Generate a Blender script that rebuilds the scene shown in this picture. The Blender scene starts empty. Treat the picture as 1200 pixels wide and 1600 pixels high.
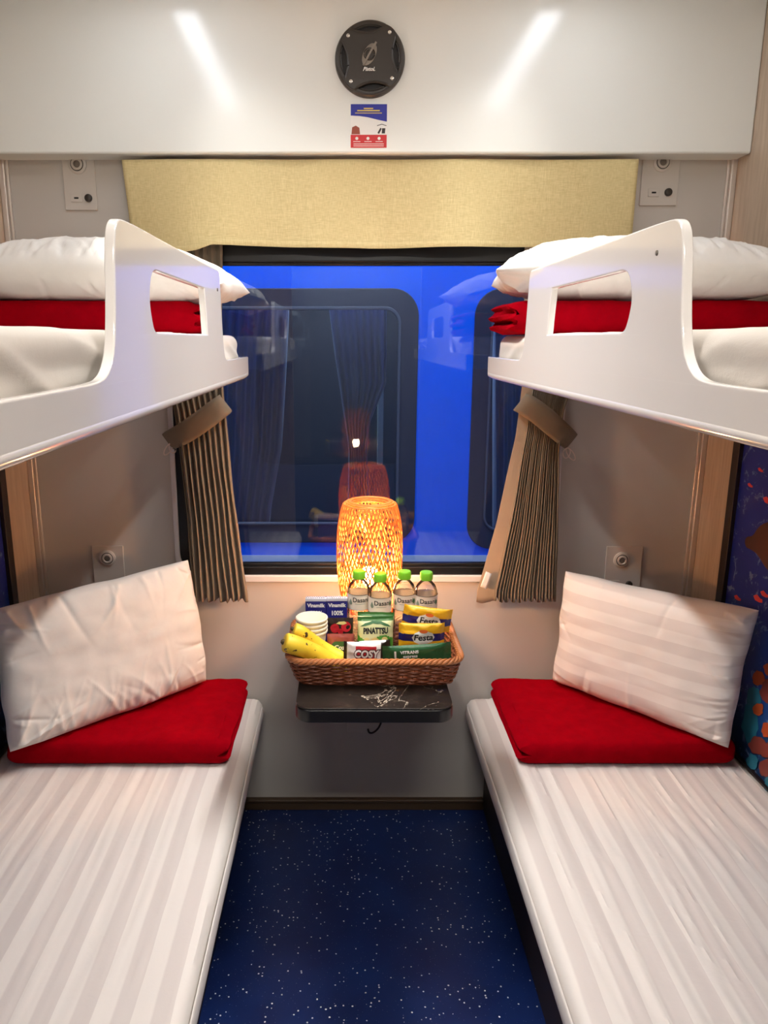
import bpy, bmesh, math, random
from mathutils import Vector, Matrix, noise
from mathutils.bvhtree import BVHTree
PI = math.pi
SC = bpy.context.scene
COL = SC.collection
random.seed(7)
# ------------------------------------------------------------------ camera
F_PX, PITCH, D, H, CX = 1165.0, math.radians(12.95), 2.2, 1.517, -0.0605
cam = bpy.data.cameras.new('camera'); cam_o = bpy.data.objects.new('camera', cam); COL.objects.link(cam_o)
cam.sensor_width = 36; cam.lens = F_PX / 1600 * 36; cam.shift_x = (600 - 540) / 1600
cam.clip_start = 0.02
cam_o.location = (CX, -D, H); cam_o.rotation_euler = (PI / 2 - PITCH, 0, 0)
SC.camera = cam_o
SC.view_settings.view_transform = 'Standard'; SC.view_settings.look = 'None'
SC.view_settings.gamma = 1; SC.view_settings.use_curve_mapping = False
SC.view_settings.exposure = 0.18

def U(px, py, X=None, Y=None, Z=None):
    a = (px - 540) / F_PX; b = (800 - py) / F_PX
    d = (a, math.cos(PITCH) + b * math.sin(PITCH), -math.sin(PITCH) + b * math.cos(PITCH))
    t = (Y + D) / d[1] if Y is not None else (X - CX) / d[0] if X is not None else (Z - H) / d[2]
    return Vector((CX + t * d[0], -D + t * d[1], H + t * d[2]))

# ------------------------------------------------------------------ materials
def lin(c):
    return tuple(((v / 255) / 12.92 if v / 255 <= 0.04045 else ((v / 255 + 0.055) / 1.055) ** 2.4) for v in c) + (1,)

class N:
    def __init__(s, name):
        s.m = bpy.data.materials.new(name); s.m.use_nodes = True
        s.t = s.m.node_tree; s.n = s.t.nodes; s.b = s.n['Principled BSDF']; s.o = s.n['Material Output']
    def add(s, typ, **kw):
        n = s.n.new(typ)
        for k, v in kw.items():
            if k[0] == '_': n.inputs[k[1:].replace('_', ' ')].default_value = v
            else: setattr(n, k, v)
        return n
    def ln(s, a, b): s.t.links.new(a, b)
    def coord(s, kind='Object', scale=(1, 1, 1), loc=(0, 0, 0)):
        tc = s.add('ShaderNodeTexCoord'); mp = s.add('ShaderNodeMapping')
        mp.inputs['Scale'].default_value = scale; mp.inputs['Location'].default_value = loc
        s.ln(tc.outputs[kind], mp.inputs['Vector']); return mp.outputs['Vector']
    def noise(s, vec, scale, detail=4, rough=.5, dist=0):
        n = s.add('ShaderNodeTexNoise', _Scale=scale, _Detail=detail, _Roughness=rough, _Distortion=dist)
        s.ln(vec, n.inputs['Vector']); return n.outputs['Fac']
    def ramp(s, fac, stops, interp='LINEAR'):
        r = s.add('ShaderNodeValToRGB'); r.color_ramp.interpolation = interp
        e = r.color_ramp.elements
        while len(e) < len(stops): e.new(0.5)
        for i, (p, c) in enumerate(stops): e[i].position = p; e[i].color = c
        s.ln(fac, r.inputs['Fac']); return r.outputs['Color']
    def math(s, op, a, b=0.0, c=None):
        n = s.add('ShaderNodeMath', operation=op)
        for i, v in enumerate((a, b) if c is None else (a, b, c)):
            if hasattr(v, 'links'): s.ln(v, n.inputs[i])
            else: n.inputs[i].default_value = v
        return n.outputs[0]
    def mix(s, fac, a, b, blend='MIX'):
        n = s.add('ShaderNodeMix', data_type='RGBA', blend_type=blend)
        for i, v in ((0, fac), (6, a), (7, b)):
            if hasattr(v, 'links'): s.ln(v, n.inputs[i])
            else: n.inputs[i].default_value = v
        return n.outputs[2]
    def bump(s, h, strength=.2, dist=.002):
        b = s.add('ShaderNodeBump', _Strength=strength, _Distance=dist)
        s.ln(h, b.inputs['Height']); s.ln(b.outputs[0], s.b.inputs['Normal'])
    def set(s, **kw):
        for k, v in kw.items(): s.b.inputs[k.replace('_', ' ')].default_value = v

def plain(name, c, rough=.5, metal=0.0, spec=.5, bump=None, var=0.0, coat=0):
    m = N(name); m.set(Base_Color=lin(c), Roughness=rough, Metallic=metal)
    m.b.inputs['Specular IOR Level'].default_value = spec
    if coat: m.b.inputs['Coat Weight'].default_value = coat
    if var or bump:
        v = m.coord()
        if var:
            f = m.noise(v, 9, 5)
            dk = tuple(x * (1 - var) for x in lin(c)[:3]) + (1,)
            m.ln(m.ramp(f, [(.3, dk), (.7, lin(c))]), m.b.inputs['Base Color'])
        if bump:
            m.bump(m.noise(v, bump[0], 5), bump[1], bump[2])
    return m.m

def emis(name, c, strength):
    m = N(name); m.set(Base_Color=lin(c), Emission_Color=lin(c), Emission_Strength=strength); return m.m

def fabric(name, c, weave=900, wr=14, wst=.25, wd=.004, sheen=.1, rough=.85, var=.05):
    m = N(name); m.set(Roughness=rough, Sheen_Weight=sheen)
    m.b.inputs['Specular IOR Level'].default_value = .2
    v = m.coord()
    dk = tuple(x * (1 - var) for x in lin(c)[:3]) + (1,)
    m.ln(m.ramp(m.noise(v, 30, 6, .6), [(.3, dk), (.7, lin(c))]), m.b.inputs['Base Color'])
    a = m.noise(v, wr, 6, .55, .6); b = m.noise(v, weave, 2)
    h = m.math('ADD', a, m.math('MULTIPLY', b, .06))
    m.bump(h, wst, wd); return m.m

def stripes(name, c1, c2, axis='X', freq=18, phase=0., wr=10, wst=.3, wd=.004):
    """white satin stripe: woven bands, alternately matt and shiny"""
    m = N(name); m.b.inputs['Specular IOR Level'].default_value = .25
    v = m.coord()
    sx = m.add('ShaderNodeSeparateXYZ'); m.ln(v, sx.inputs[0])
    wob = m.math('MULTIPLY', m.noise(v, 3.0, 3), .012)
    t = m.math('MULTIPLY', m.math('ADD', sx.outputs[axis], wob), freq)
    fr = m.math('FRACT', m.math('ADD', t, 100 + phase))
    st = m.ramp(fr, [(0, (0, 0, 0, 1)), (.47, (0, 0, 0, 1)), (.53, (1, 1, 1, 1)), (.96, (1, 1, 1, 1))])
    m.ln(m.mix(st, lin(c1), lin(c2)), m.b.inputs['Base Color'])
    m.ln(m.ramp(st, [(0, (.5, .5, .5, 1)), (1, (.8, .8, .8, 1))]), m.b.inputs['Roughness'])
    h = m.math('ADD', m.noise(v, wr, 6, .55, .5), m.math('MULTIPLY', m.noise(v, 700, 2), .05))
    m.bump(h, wst, wd); return m.m

def thin_glass(name, tint=(1, 1, 1, 1), ior=1.5, rough=0.0):
    m = N(name); m.n.remove(m.b)
    tr = m.add('ShaderNodeBsdfTransparent'); tr.inputs[0].default_value = tint
    gl = m.add('ShaderNodeBsdfGlossy', _Roughness=rough)
    fr = m.add('ShaderNodeFresnel', _IOR=ior); mx = m.add('ShaderNodeMixShader')
    m.ln(fr.outputs[0], mx.inputs[0]); m.ln(tr.outputs[0], mx.inputs[1]); m.ln(gl.outputs[0], mx.inputs[2])
    m.ln(mx.outputs[0], m.o.inputs[0]); return m.m

M = {}
M['wall'] = plain('painted_grey_wall', (198, 193, 186), .38, bump=(60, .05, .001))
M['white_gloss'] = plain('white_gloss_panel', (236, 232, 228), .12, spec=.5, coat=.3)
M['bulkhead'] = plain('white_bulkhead', (236, 237, 231), .16, spec=.5)
m = N('pale_wood_veneer'); v = m.coord('Object', (14, 14, 1.2))
m.ln(m.ramp(m.noise(v, 6, 8, .6, .4), [(.3, lin((178, 156, 134))), (.7, lin((202, 182, 160)))]), m.b.inputs['Base Color'])
m.set(Roughness=.35); M['veneer'] = m.m
M['aluminium'] = plain('aluminium_trim', (214, 206, 198), .3, .6)
M['ceiling'] = plain('ceiling_white', (226, 222, 214), .5)
m = N('blue_speckled_vinyl'); v = m.coord()
vo = m.add('ShaderNodeTexVoronoi', _Scale=95); m.ln(v, vo.inputs['Vector'])
sp = m.math('LESS_THAN', m.math('ADD', vo.outputs['Distance'], m.math('MULTIPLY', m.noise(v, 260, 2), .22)), .31)
sr = m.add('ShaderNodeSeparateColor'); m.ln(vo.outputs['Color'], sr.inputs[0])
k = m.math('MULTIPLY', sp, m.math('GREATER_THAN', sr.outputs[0], .72))
vo2 = m.add('ShaderNodeTexVoronoi', _Scale=190); m.ln(v, vo2.inputs['Vector'])
sr2 = m.add('ShaderNodeSeparateColor'); m.ln(vo2.outputs['Color'], sr2.inputs[0])
k2 = m.math('MULTIPLY', m.math('LESS_THAN', vo2.outputs['Distance'], .2), m.math('GREATER_THAN', sr2.outputs[0], .8))
base = m.ramp(m.noise(v, 5, 6), [(.3, lin((12, 32, 84))), (.7, lin((20, 48, 108)))])
c1 = m.mix(k2, base, lin((80, 92, 130))); m.ln(m.mix(k, c1, lin((250, 252, 255))), m.b.inputs['Base Color'])
m.set(Roughness=.36); M['floor'] = m.m
M['skirting'] = plain('dark_brown_skirting', (70, 52, 34), .45)
M['berth_base'] = plain('dark_brown_berth_base', (46, 34, 30), .5)
M['berth_lip'] = plain('grey_berth_edge', (190, 184, 180), .35)
M['black_rubber'] = plain('black_rubber', (14, 14, 16), .35)
M['white_trim'] = plain('white_trim', (228, 226, 226), .25)
M['glass'] = thin_glass('window_glass', (.93, .96, .98, 1))
M['red'] = fabric('red_fleece', (156, 0, 18), 600, 16, .45, .006, 0, .95, .2)
M['red'].node_tree.nodes['Principled BSDF'].inputs['Specular IOR Level'].default_value = .03
M['pillow'] = fabric('white_pillow_cotton', (230, 227, 222), 900, 22, .18, .003)
M['sheet_l'] = stripes('white_striped_sheet', (233, 227, 222), (219, 211, 207), 'X', 15, .2, 12, .3, .004)
M['sheet_plain'] = stripes('cream_striped_sheet', (228, 223, 215), (218, 211, 202), 'X', 16, 0, 7, .45, .008)
M['pillow_s'] = stripes('white_satin_stripe_pillowcase', (240, 236, 232), (228, 222, 218), 'Z', 17, .3, 18, .15, .003)
M['curtain'] = fabric('taupe_curtain', (130, 117, 99), 1200, 20, .15, .002, .15, .8)
M['hem'] = fabric('tan_curtain_hem', (172, 154, 132), 1200, 20, .15, .002, .15, .8)
m = N('beige_linen_valance'); v = m.coord('Object', (1, 1, 1)); m.set(Roughness=.85)
wa = m.noise(m.coord('Object', (60, 60, 700)), 1, 3); wb = m.noise(m.coord('Object', (700, 60, 60)), 1, 3)
w = m.math('MULTIPLY', m.math('ADD', wa, wb), .5)
m.ln(m.ramp(w, [(.3, lin((188, 168, 118))), (.7, lin((222, 204, 152)))]), m.b.inputs['Base Color']); m.bump(w, .25, .001)
M['valance'] = m.m
M['black_plastic'] = plain('black_plastic', (50, 45, 40), .36)
M['black_deep'] = plain('black_recess', (26, 23, 21), .5)
M['grey_plastic'] = plain('dark_grey_emblem', (136, 128, 118), .35, .3)
M['chrome'] = plain('chrome_screw', (225, 222, 215), .25, .9)
M['white_ink'] = plain('white_ink', (240, 240, 236), .5)
M['plate'] = plain('light_grey_socket_plate', (204, 198, 190), .35, .1)
M['ring'] = plain('grey_ring', (120, 112, 104), .3, .3)
M['lens'] = plain('frosted_lens', (226, 216, 196), .2)
m = N('black_marble_laminate'); v = m.coord()
n1 = m.noise(v, 7, 8, .6, 1.2)
vein = m.math('ABSOLUTE', m.math('SUBTRACT', n1, .5))
n2 = m.noise(v, 4, 3)
vm = m.math('MULTIPLY', m.math('LESS_THAN', vein, .0035), m.math('GREATER_THAN', n2, .5))
base = m.ramp(m.noise(v, 26, 8, .7, 1), [(.3, lin((24, 20, 18))), (.6, lin((44, 37, 33))), (.8, lin((98, 82, 70)))])
m.ln(m.mix(vm, base, lin((196, 180, 160))), m.b.inputs['Base Color']); m.set(Roughness=.3); M['marble'] = m.m
M['black_edge'] = plain('black_table_edge', (20, 18, 18), .35)
M['wicker'] = plain('brown_wicker', (136, 70, 38), .5, var=.35, bump=(300, .3, .001))
M['wicker_rim'] = plain('light_brown_wicker', (188, 116, 66), .45, var=.3, bump=(300, .3, .001))
# bamboo: lets some of the lamp's light through
m = N('bamboo_strip'); v = m.coord()
tr = m.add('ShaderNodeBsdfTranslucent'); mx = m.add('ShaderNodeMixShader', _Fac=.4)
colr = m.ramp(m.noise(v, 40, 4), [(.3, lin((222, 140, 62))), (.7, lin((240, 172, 92)))])
m.ln(colr, m.b.inputs['Base Color']); m.ln(colr, tr.inputs[0]); m.set(Roughness=.5)
m.ln(m.b.outputs[0], mx.inputs[1]); m.ln(tr.outputs[0], mx.inputs[2]); m.ln(mx.outputs[0], m.o.inputs[0]); M['bamboo'] = m.m
M['lamp_base'] = plain('dark_wood_lamp_base', (92, 54, 28), .45)
M['bulb'] = emis('warm_bulb', (255, 186, 120), 800.0)
M['clear'] = thin_glass('clear_bottle_plastic', (.98, .985, .985, 1), 1.25, .03)
m = N('water'); m.set(Base_Color=(1, 1, 1, 1), Roughness=0, Transmission_Weight=1, IOR=1.2); M['water'] = m.m
m = N('clear_water_in_plastic'); tr_ = m.add('ShaderNodeBsdfTransparent'); df = m.add('ShaderNodeBsdfTranslucent'); df.inputs[0].default_value = (.9, .9, .9, 1)
gl_ = m.add('ShaderNodeBsdfGlossy', _Roughness=.04); fr_ = m.add('ShaderNodeFresnel', _IOR=1.2); x1 = m.add('ShaderNodeMixShader', _Fac=.12); x2 = m.add('ShaderNodeMixShader')
m.ln(tr_.outputs[0], x1.inputs[1]); m.ln(df.outputs[0], x1.inputs[2]); m.ln(fr_.outputs[0], x2.inputs[0]); m.ln(x1.outputs[0], x2.inputs[1]); m.ln(gl_.outputs[0], x2.inputs[2]); m.n.remove(m.b); m.ln(x2.outputs[0], m.o.inputs[0]); M['water'] = m.m
M['green_cap'] = plain('lime_green_cap', (124, 194, 44), .35)
M['label'] = plain('clear_white_label', (226, 214, 200), .5)
M['ink'] = plain('dark_ink', (30, 34, 34), .5)
M['leaf_ink'] = plain('green_ink', (60, 104, 60), .5)
M['drop_ink'] = plain('grey_green_ink', (128, 140, 122), .5)
M['milk_blue'] = plain('blue_carton', (30, 34, 122), .4)
M['silver'] = plain('silver_white_fold', (206, 208, 220), .3, .1)
M['paper_cup'] = plain('cream_paper_cup', (232, 222, 200), .6)
m = N('banana_skin'); v = m.coord()
c = m.ramp(m.noise(v, 14, 4), [(.3, lin((214, 172, 30))), (.7, lin((240, 206, 60)))])
m.ln(m.mix(m.math('GREATER_THAN', m.noise(v, 75, 3), .665), c, lin((70, 48, 22))), m.b.inputs['Base Color']); m.set(Roughness=.45); M['banana'] = m.m
M['banana_tip'] = plain('dark_banana_tip', (74, 60, 30), .6)
def foil(name, c, rough=.3):
    return plain(name, c, rough, .0, .6, bump=(45, .5, .006))
M['f_yellow'] = foil('yellow_wrapper', (236, 178, 30)); M['f_blue'] = foil('navy_band', (28, 30, 110))
M['f_white'] = foil('white_wrapper', (232, 228, 222)); M['f_red'] = foil('red_wrapper', (196, 40, 52))
M['f_green'] = foil('green_wrapper', (36, 88, 48)); M['f_pea'] = foil('bright_green_wrapper', (70, 150, 52))
M['f_cream'] = foil('pale_green_wrapper', (212, 214, 160)); M['f_dkgreen'] = foil('dark_green_band', (52, 104, 44))
M['f_black'] = foil('black_wrapper', (42, 32, 28)); M['f_rose'] = foil('brown_pink_wrapper', (150, 74, 66))
M['p_nut'] = plain('cream_nut_print', (222, 206, 130), .5); M['p_orange'] = plain('orange_print', (222, 104, 44), .5)
M['p_navy'] = plain('navy_ink', (22, 24, 84), .5); M['p_green'] = plain('green_badge', (52, 98, 58), .5)
M['p_blue'] = plain('poster_blue', (34, 44, 150), .45); M['p_red'] = plain('poster_red', (206, 44, 48), .45)
M['p_white'] = plain('poster_white', (238, 236, 230), .45); M['p_yellow'] = plain('poster_yellow', (226, 200, 70), .45)
M['p_brown'] = plain('poster_brown', (150, 70, 48), .45); M['p_black'] = plain('poster_black', (50, 44, 44), .45)
# train next to ours
M['train_blue'] = plain('blue_train_paint', (0, 98, 244), .5, spec=.15, var=.06)
M['train_white'] = plain('white_train_stripe', (186, 200, 226), .3)
M['train_rubber'] = plain('dark_window_rubber', (44, 50, 70), .6, spec=.2)
M['train_inner'] = plain('grey_window_frame', (66, 74, 94), .5, spec=.3)
M['train_dark'] = plain('dark_compartment', (70, 72, 78), .6)
M['train_curtain'] = fabric('grey_beige_curtain', (186, 188, 194), 900, 14, .15, .002)
M['train_pale'] = plain('pale_bar_paint', (214, 216, 190), .4)
M['train_slat'] = plain('blue_grey_slat', (150, 168, 196), .4)
M['train_glass'] = thin_glass('train_glass', (.72, .78, .86, 1))
# mural
m = N('underwater_print'); v = m.coord(); sx = m.add('ShaderNodeSeparateXYZ'); m.ln(v, sx.inputs[0])
g = m.math('ADD', m.math('MULTIPLY', sx.outputs['Z'], 1.0), m.math('MULTIPLY', m.noise(v, 7, 6, .65), .35))
c = m.ramp(g, [(.5, lin((10, 18, 44))), (.72, lin((20, 66, 120))), (.95, lin((26, 62, 150))), (1.15, lin((22, 38, 138)))])
c2 = m.mix(m.math('MULTIPLY', m.math('GREATER_THAN', m.noise(v, 26, 7, .75, .8), .585), .55), c, lin((126, 152, 200)))
m.ln(c2, m.b.inputs['Base Color']); m.set(Roughness=.4); M['mural'] = m.m
M['mural_frame'] = plain('dark_picture_frame', (34, 24, 24), .4)
M['turtle'] = plain('brown_print', (92, 48, 34), .5, var=.6); M['coral'] = plain('orange_coral_print', (176, 76, 36), .5, var=.2)
M['coral_red'] = plain('red_coral_print', (132, 60, 52), .5, var=.5); M['teal'] = plain('teal_coral_print', (44, 130, 158), .5, var=.6)
M['fish'] = plain('red_fish_print', (206, 58, 62), .5)
M['cord'] = plain('pale_cord', (236, 220, 210), .6)
M['cable'] = plain('black_cable', (18, 16, 16), .5)

# ------------------------------------------------------------------ mesh helpers
class MB:
    hard = False
    def __init__(s): s.v = []; s.f = []; s.mi = []
    def add(s, vs, fs, mi=0):
        k = len(s.v); s.v += [tuple(v) for v in vs]
        for i, f in enumerate(fs):
            s.f.append(tuple(k + j for j in f)); s.mi.append(mi[i] if isinstance(mi, list) else mi)
        return s
    def bm(s, b, mi=0):
        b.verts.index_update(); s.add([v.co.copy() for v in b.verts], [[v.index for v in f.verts] for f in b.faces], mi); b.free(); return s
    def rbox(s, a, b, r=.004, seg=3, mi=0, mat=None):
        s.hard = True; bm_ = bmesh.new(); bmesh.ops.create_cube(bm_, size=1)
        for v in bm_.verts:
            v.co = Vector([(a[i] + b[i]) / 2 + v.co[i] * (b[i] - a[i]) for i in range(3)])
        if r > 0: bmesh.ops.bevel(bm_, geom=bm_.edges[:], offset=r, segments=seg, affect='EDGES', profile=.5, clamp_overlap=True)
        if mat is not None: bmesh.ops.transform(bm_, matrix=mat, verts=bm_.verts)
        return s.bm(bm_, mi)
    def tube(s, pts, r, n=8, closed=False, mi=0, flat=1.0):
        pts = [Vector(p) for p in pts]; m_ = len(pts); rings = []; up = Vector((0, 0, 1))
        for i, p in enumerate(pts):
            a = pts[(i - 1) % m_] if closed or i else p; b = pts[(i + 1) % m_] if closed or i < m_ - 1 else p
            t = (b - a).normalized()
            x = t.cross(up)
            if x.length < .15: x = t.cross(Vector((1, 0, 0)))
            x.normalize(); y = x.cross(t).normalized()
            rr = r[i] if isinstance(r, (list, tuple)) else r
            rings.append([p + x * math.cos(2 * PI * j / n) * rr + y * math.sin(2 * PI * j / n) * rr * flat for j in range(n)])
        vs = [q for g in rings for q in g]; fs = []
        for i in range(m_ if closed else m_ - 1):
            for j in range(n):
                i2 = (i + 1) % m_; j2 = (j + 1) % n
                fs.append((i * n + j, i * n + j2, i2 * n + j2, i2 * n + j))
        if not closed: fs += [tuple(range(n))[::-1], tuple((m_ - 1) * n + j for j in range(n))]
        return s.add(vs, fs, mi)
    def lathe(s, prof, n=40, c=(0, 0, 0), axis='Z', mi=0):
        c = Vector(c); vs = []
        for r, h in prof:
            for j in range(n):
                a = 2 * PI * j / n; x, y = r * math.cos(a), r * math.sin(a)
                vs.append(c + (Vector((x, y, h)) if axis == 'Z' else Vector((x, -h, y))))
        fs = []
        for i in range(len(prof) - 1):
            for j in range(n):
                j2 = (j + 1) % n; fs.append((i * n + j, i * n + j2, (i + 1) * n + j2, (i + 1) * n + j))
        fs += [tuple(range(n))[::-1], tuple((len(prof) - 1) * n + j for j in range(n))]
        return s.add(vs, fs, mi)
    def grid(s, fn, nu, nv, cu=False, cv=False, mi=0):
        vs = [fn(i / (nu if cu else nu - 1), j / (nv if cv else nv - 1)) for i in range(nu) for j in range(nv)]
        fs = []
        for i in range(nu if cu else nu - 1):
            for j in range(nv if cv else nv - 1):
                i2 = (i + 1) % nu; j2 = (j + 1) % nv
                fs.append((i * nv + j, i2 * nv + j, i2 * nv + j2, i * nv + j2))
        mm = mi if not callable(mi) else [mi((f[0] // nv) / nu, (f[0] % nv) / nv) for f in fs]
        return s.add(vs, fs, mm)
    def prism(s, poly, d0, d1, axis='Y', mi=0):
        """poly in the plane across axis; Y: (x,z), X: (y,z), Z: (x,y)"""
        def P(a, b, d): return {'Y': (a, d, b), 'X': (d, a, b), 'Z': (a, b, d)}[axis]
        n = len(poly); vs = [P(a, b, d0) for a, b in poly] + [P(a, b, d1) for a, b in poly]
        fs = [tuple(range(n)), tuple(range(2 * n - 1, n - 1, -1))] + [(i, i + n, (i + 1) % n + n, (i + 1) % n) for i in range(n)]
        return s.add(vs, fs, mi)
    def build(s, name, mats, parent=None, smooth=True, angle=40, solid=0, sub=0):
        me = bpy.data.meshes.new(name); me.from_pydata(s.v, [], s.f)
        if not isinstance(mats, (list, tuple)): mats = [mats]
        for m_ in mats: me.materials.append(M[m_] if isinstance(m_, str) else m_)
        for p, k in zip(me.polygons, s.mi): p.material_index = k
        b = bmesh.new(); b.from_mesh(me); bmesh.ops.recalc_face_normals(b, faces=b.faces[:])
        for f in b.faces: f.smooth = smooth
        for e in b.edges:
            if len(e.link_faces) == 2 and e.calc_face_angle(0) > math.radians(angle): e.smooth = False
        b.to_mesh(me); b.free()
        o = bpy.data.objects.new(name, me); COL.objects.link(o)
        if s.hard:
            md = o.modifiers.new('normals', 'WEIGHTED_NORMAL'); md.keep_sharp = True; md.weight = 90
        if solid:
            md = o.modifiers.new('solid', 'SOLIDIFY'); md.thickness = solid; md.offset = 0
        if sub:
            md = o.modifiers.new('sub', 'SUBSURF'); md.levels = md.render_levels = sub
        if parent is not None:
            o.parent = parent
            if parent.get('world', 0) and parent.parent is None: o.matrix_parent_inverse = Matrix.Translation(-parent.location)
        return o

def tag(o, label, cat, group=None):
    o['label'] = label; o['category'] = cat
    if group: o['group'] = group
    return o
def thing(name, label, cat, loc=(0, 0, 0), group=None, rot=None):
    """Empty at the base of a thing; parts of an unrotated thing are meshed in room coordinates"""
    o = bpy.data.objects.new(name, None); COL.objects.link(o); o.empty_display_size = .05
    o.location = loc
    if rot is None: o['world'] = 1
    else: o.rotation_euler = rot
    return tag(o, label, cat, group)
def struct(o): o['kind'] = 'structure'; return o
def dup(root, loc, rot=None, label=None):
    r = root.copy(); COL.objects.link(r); r.location = loc
    if rot is not None: r.rotation_euler = rot
    if label: r['label'] = label
    for ch in list(root.children):
        c = ch.copy(); COL.objects.link(c); c.parent = r
        for g in list(ch.children):
            d = g.copy(); COL.objects.link(d); d.parent = c
    return r

def chaikin(pts, it=2, closed=True):
    for _ in range(it):
        q = []
        n = len(pts)
        for i in range(n if closed else n - 1):
            a, b = pts[i], pts[(i + 1) % n]
            q += [tuple(a[k] * .75 + b[k] * .25 for k in range(len(a))), tuple(a[k] * .25 + b[k] * .75 for k in range(len(a)))]
        if not closed: q = [pts[0]] + q + [pts[-1]]
        pts = q
    return pts
def rrect(x0, y0, x1, y1, r, n=8):
    out = []
    for cx, cy, a0 in ((x1 - r, y1 - r, 0), (x0 + r, y1 - r, 90), (x0 + r, y0 + r, 180), (x1 - r, y0 + r, 270)):
        for k in range(n + 1):
            a = math.radians(a0 + 90 * k / n); out.append((cx + r * math.cos(a), cy + r * math.sin(a)))
    return out
def plate2d(outer, holes=(), depth=.02, bevel=.003, res=2):
    """filled outline with holes, extruded; local x,y in plane, z depth 0..depth"""
    cu = bpy.data.curves.new('tmp', 'CURVE'); cu.dimensions = '2D'; cu.fill_mode = 'BOTH'
    cu.extrude = max(depth / 2 - bevel, 1e-5); cu.bevel_depth = bevel; cu.bevel_resolution = res; cu.offset = -bevel
    for loop in (outer, *holes):
        sp_ = cu.splines.new('POLY'); sp_.points.add(len(loop) - 1)
        for p, (x, y) in zip(sp_.points, loop): p.co = (x, y, 0, 1)
        sp_.use_cyclic_u = True
    o = bpy.data.objects.new('tmp', cu); COL.objects.link(o)
    me = bpy.data.meshes.new_from_object(o.evaluated_get(bpy.context.evaluated_depsgraph_get()))
    bpy.data.objects.remove(o); bpy.data.curves.remove(cu)
    b = bmesh.new(); b.from_mesh(me); bmesh.ops.remove_doubles(b, verts=b.verts[:], dist=1e-6)
    vs = [(v.co.x, v.co.y, v.co.z + depth / 2) for v in b.verts]; b.verts.index_update()
    fs = [[v.index for v in f.verts] for f in b.faces]; b.free(); bpy.data.meshes.remove(me)
    return vs, fs
def plate(outer, holes, depth, plane, at, bevel=.003, flip=1):
    """plane 'Y': x,z with thickness along +Y from at; 'X': y,z along X"""
    vs, fs = plate2d(outer, holes, depth, bevel)
    if plane == 'Y': w = [(a, at + c, b) for a, b, c in vs]
    elif plane == 'X': w = [(at + flip * c, a, b) for a, b, c in vs]
    else: w = [(a, b, at + c) for a, b, c in vs]
    r_ = MB().add(w, fs); r_.hard = True; return r_
def text2d(s, size, bold=0.0, shear=0.0, sx=1.0, space=1.0):
    cu = bpy.data.curves.new('tmp', 'FONT'); cu.body = s; cu.size = size; cu.align_x = 'CENTER'; cu.align_y = 'CENTER'
    cu.shear = shear; cu.offset = bold; cu.resolution_u = 3; cu.space_character = space
    o = bpy.data.objects.new('tmp', cu); COL.objects.link(o)
    me = bpy.data.meshes.new_from_object(o.evaluated_get(bpy.context.evaluated_depsgraph_get()))
    bpy.data.objects.remove(o); bpy.data.curves.remove(cu)
    vs = [(v.co.x * sx, v.co.y) for v in me.vertices]; fs = [tuple(p.vertices) for p in me.polygons]
    bpy.data.meshes.remove(me); return vs, fs
def subdiv2d(vs, fs, step):
    b = bmesh.new(); q = [b.verts.new((x, y, 0)) for x, y in vs]
    for f in fs:
        try: b.faces.new([q[i] for i in f])
        except ValueError: pass
    for _ in range(4):
        es = [e for e in b.edges if e.calc_length() > step]
        if not es: break
        bmesh.ops.subdivide_edges(b, edges=es, cuts=1); bmesh.ops.triangulate(b, faces=b.faces[:])
    b.verts.index_update(); r = ([(v.co.x, v.co.y) for v in b.verts], [[v.index for v in f.verts] for f in b.faces]); b.free(); return r
def bvh_of(mb): return BVHTree.FromPolygons([Vector(v) for v in mb.v], mb.f)
def decal(bvh, vs, fs, off, cx=0, cz=0, step=.006, rot=0):
    """print pressed on a front (-Y) surface"""
    vs, fs = subdiv2d(vs, fs, step); out = []
    c, s_ = math.cos(rot), math.sin(rot)
    for x, z in vs:
        X, Z = cx + x * c - z * s_, cz + x * s_ + z * c
        h = bvh.ray_cast(Vector((X, -5, Z)), Vector((0, 1, 0)))
        if h[0] is None: h = bvh.find_nearest(Vector((X, -.05, Z)))
        n = Vector(h[1]) if h[1] else Vector((0, -1, 0))
        if n.y > 0: n = -n
        out.append(Vector((X, h[0].y, Z)) + n * off if h[0] is not None else (X, 0, Z))
    return MB().add(out, fs)
def ellipse(rx, ry, n=28): return [(rx * math.cos(2 * PI * k / n), ry * math.sin(2 * PI * k / n)) for k in range(n)]
def poly(pts): return pts, [tuple(range(len(pts)))]
def nz(p, s=1.0, seed=0.0): return noise.noise(Vector((p[0] * s + seed, p[1] * s - seed * 1.7, p[2] * s + seed * .6)))

# ------------------------------------------------------------------ room shell
RX, WX = 1.0055, 0.3227           # side walls, inner edge of the berths
ZC = 2.42
REAR = -2.95
WIN = rrect(-.575, .803, .575, 1.80, .075)
b = MB(); b.rbox((-RX - .05, REAR, -.05), (RX + .05, .06, 0), 0); struct(b.build('floor', 'floor'))
b = MB(); b.rbox((-RX - .05, REAR, ZC), (RX + .05, .06, ZC + .05), 0); struct(b.build('ceiling', 'ceiling'))
wb = plate([(-RX - .05, 0), (RX + .05, 0), (RX + .05, ZC), (-RX - .05, ZC)], [WIN], .06, 'Y', 0, .0008)
struct(wb.build('wall_back', 'wall'))
b = MB(); b.rbox((-RX - .05, REAR, 0), (-RX, 0, ZC), 0); struct(b.build('wall_left', 'veneer'))
b = MB(); b.rbox((RX, REAR, 0), (RX + .05, 0, ZC), 0); struct(b.build('wall_right', 'veneer'))
b = MB(); b.rbox((-RX - .05, REAR - .05, 0), (RX + .05, REAR, ZC), 0); struct(b.build('wall_rear', plain('corridor_wall', (104, 112, 126), .6)))
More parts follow.
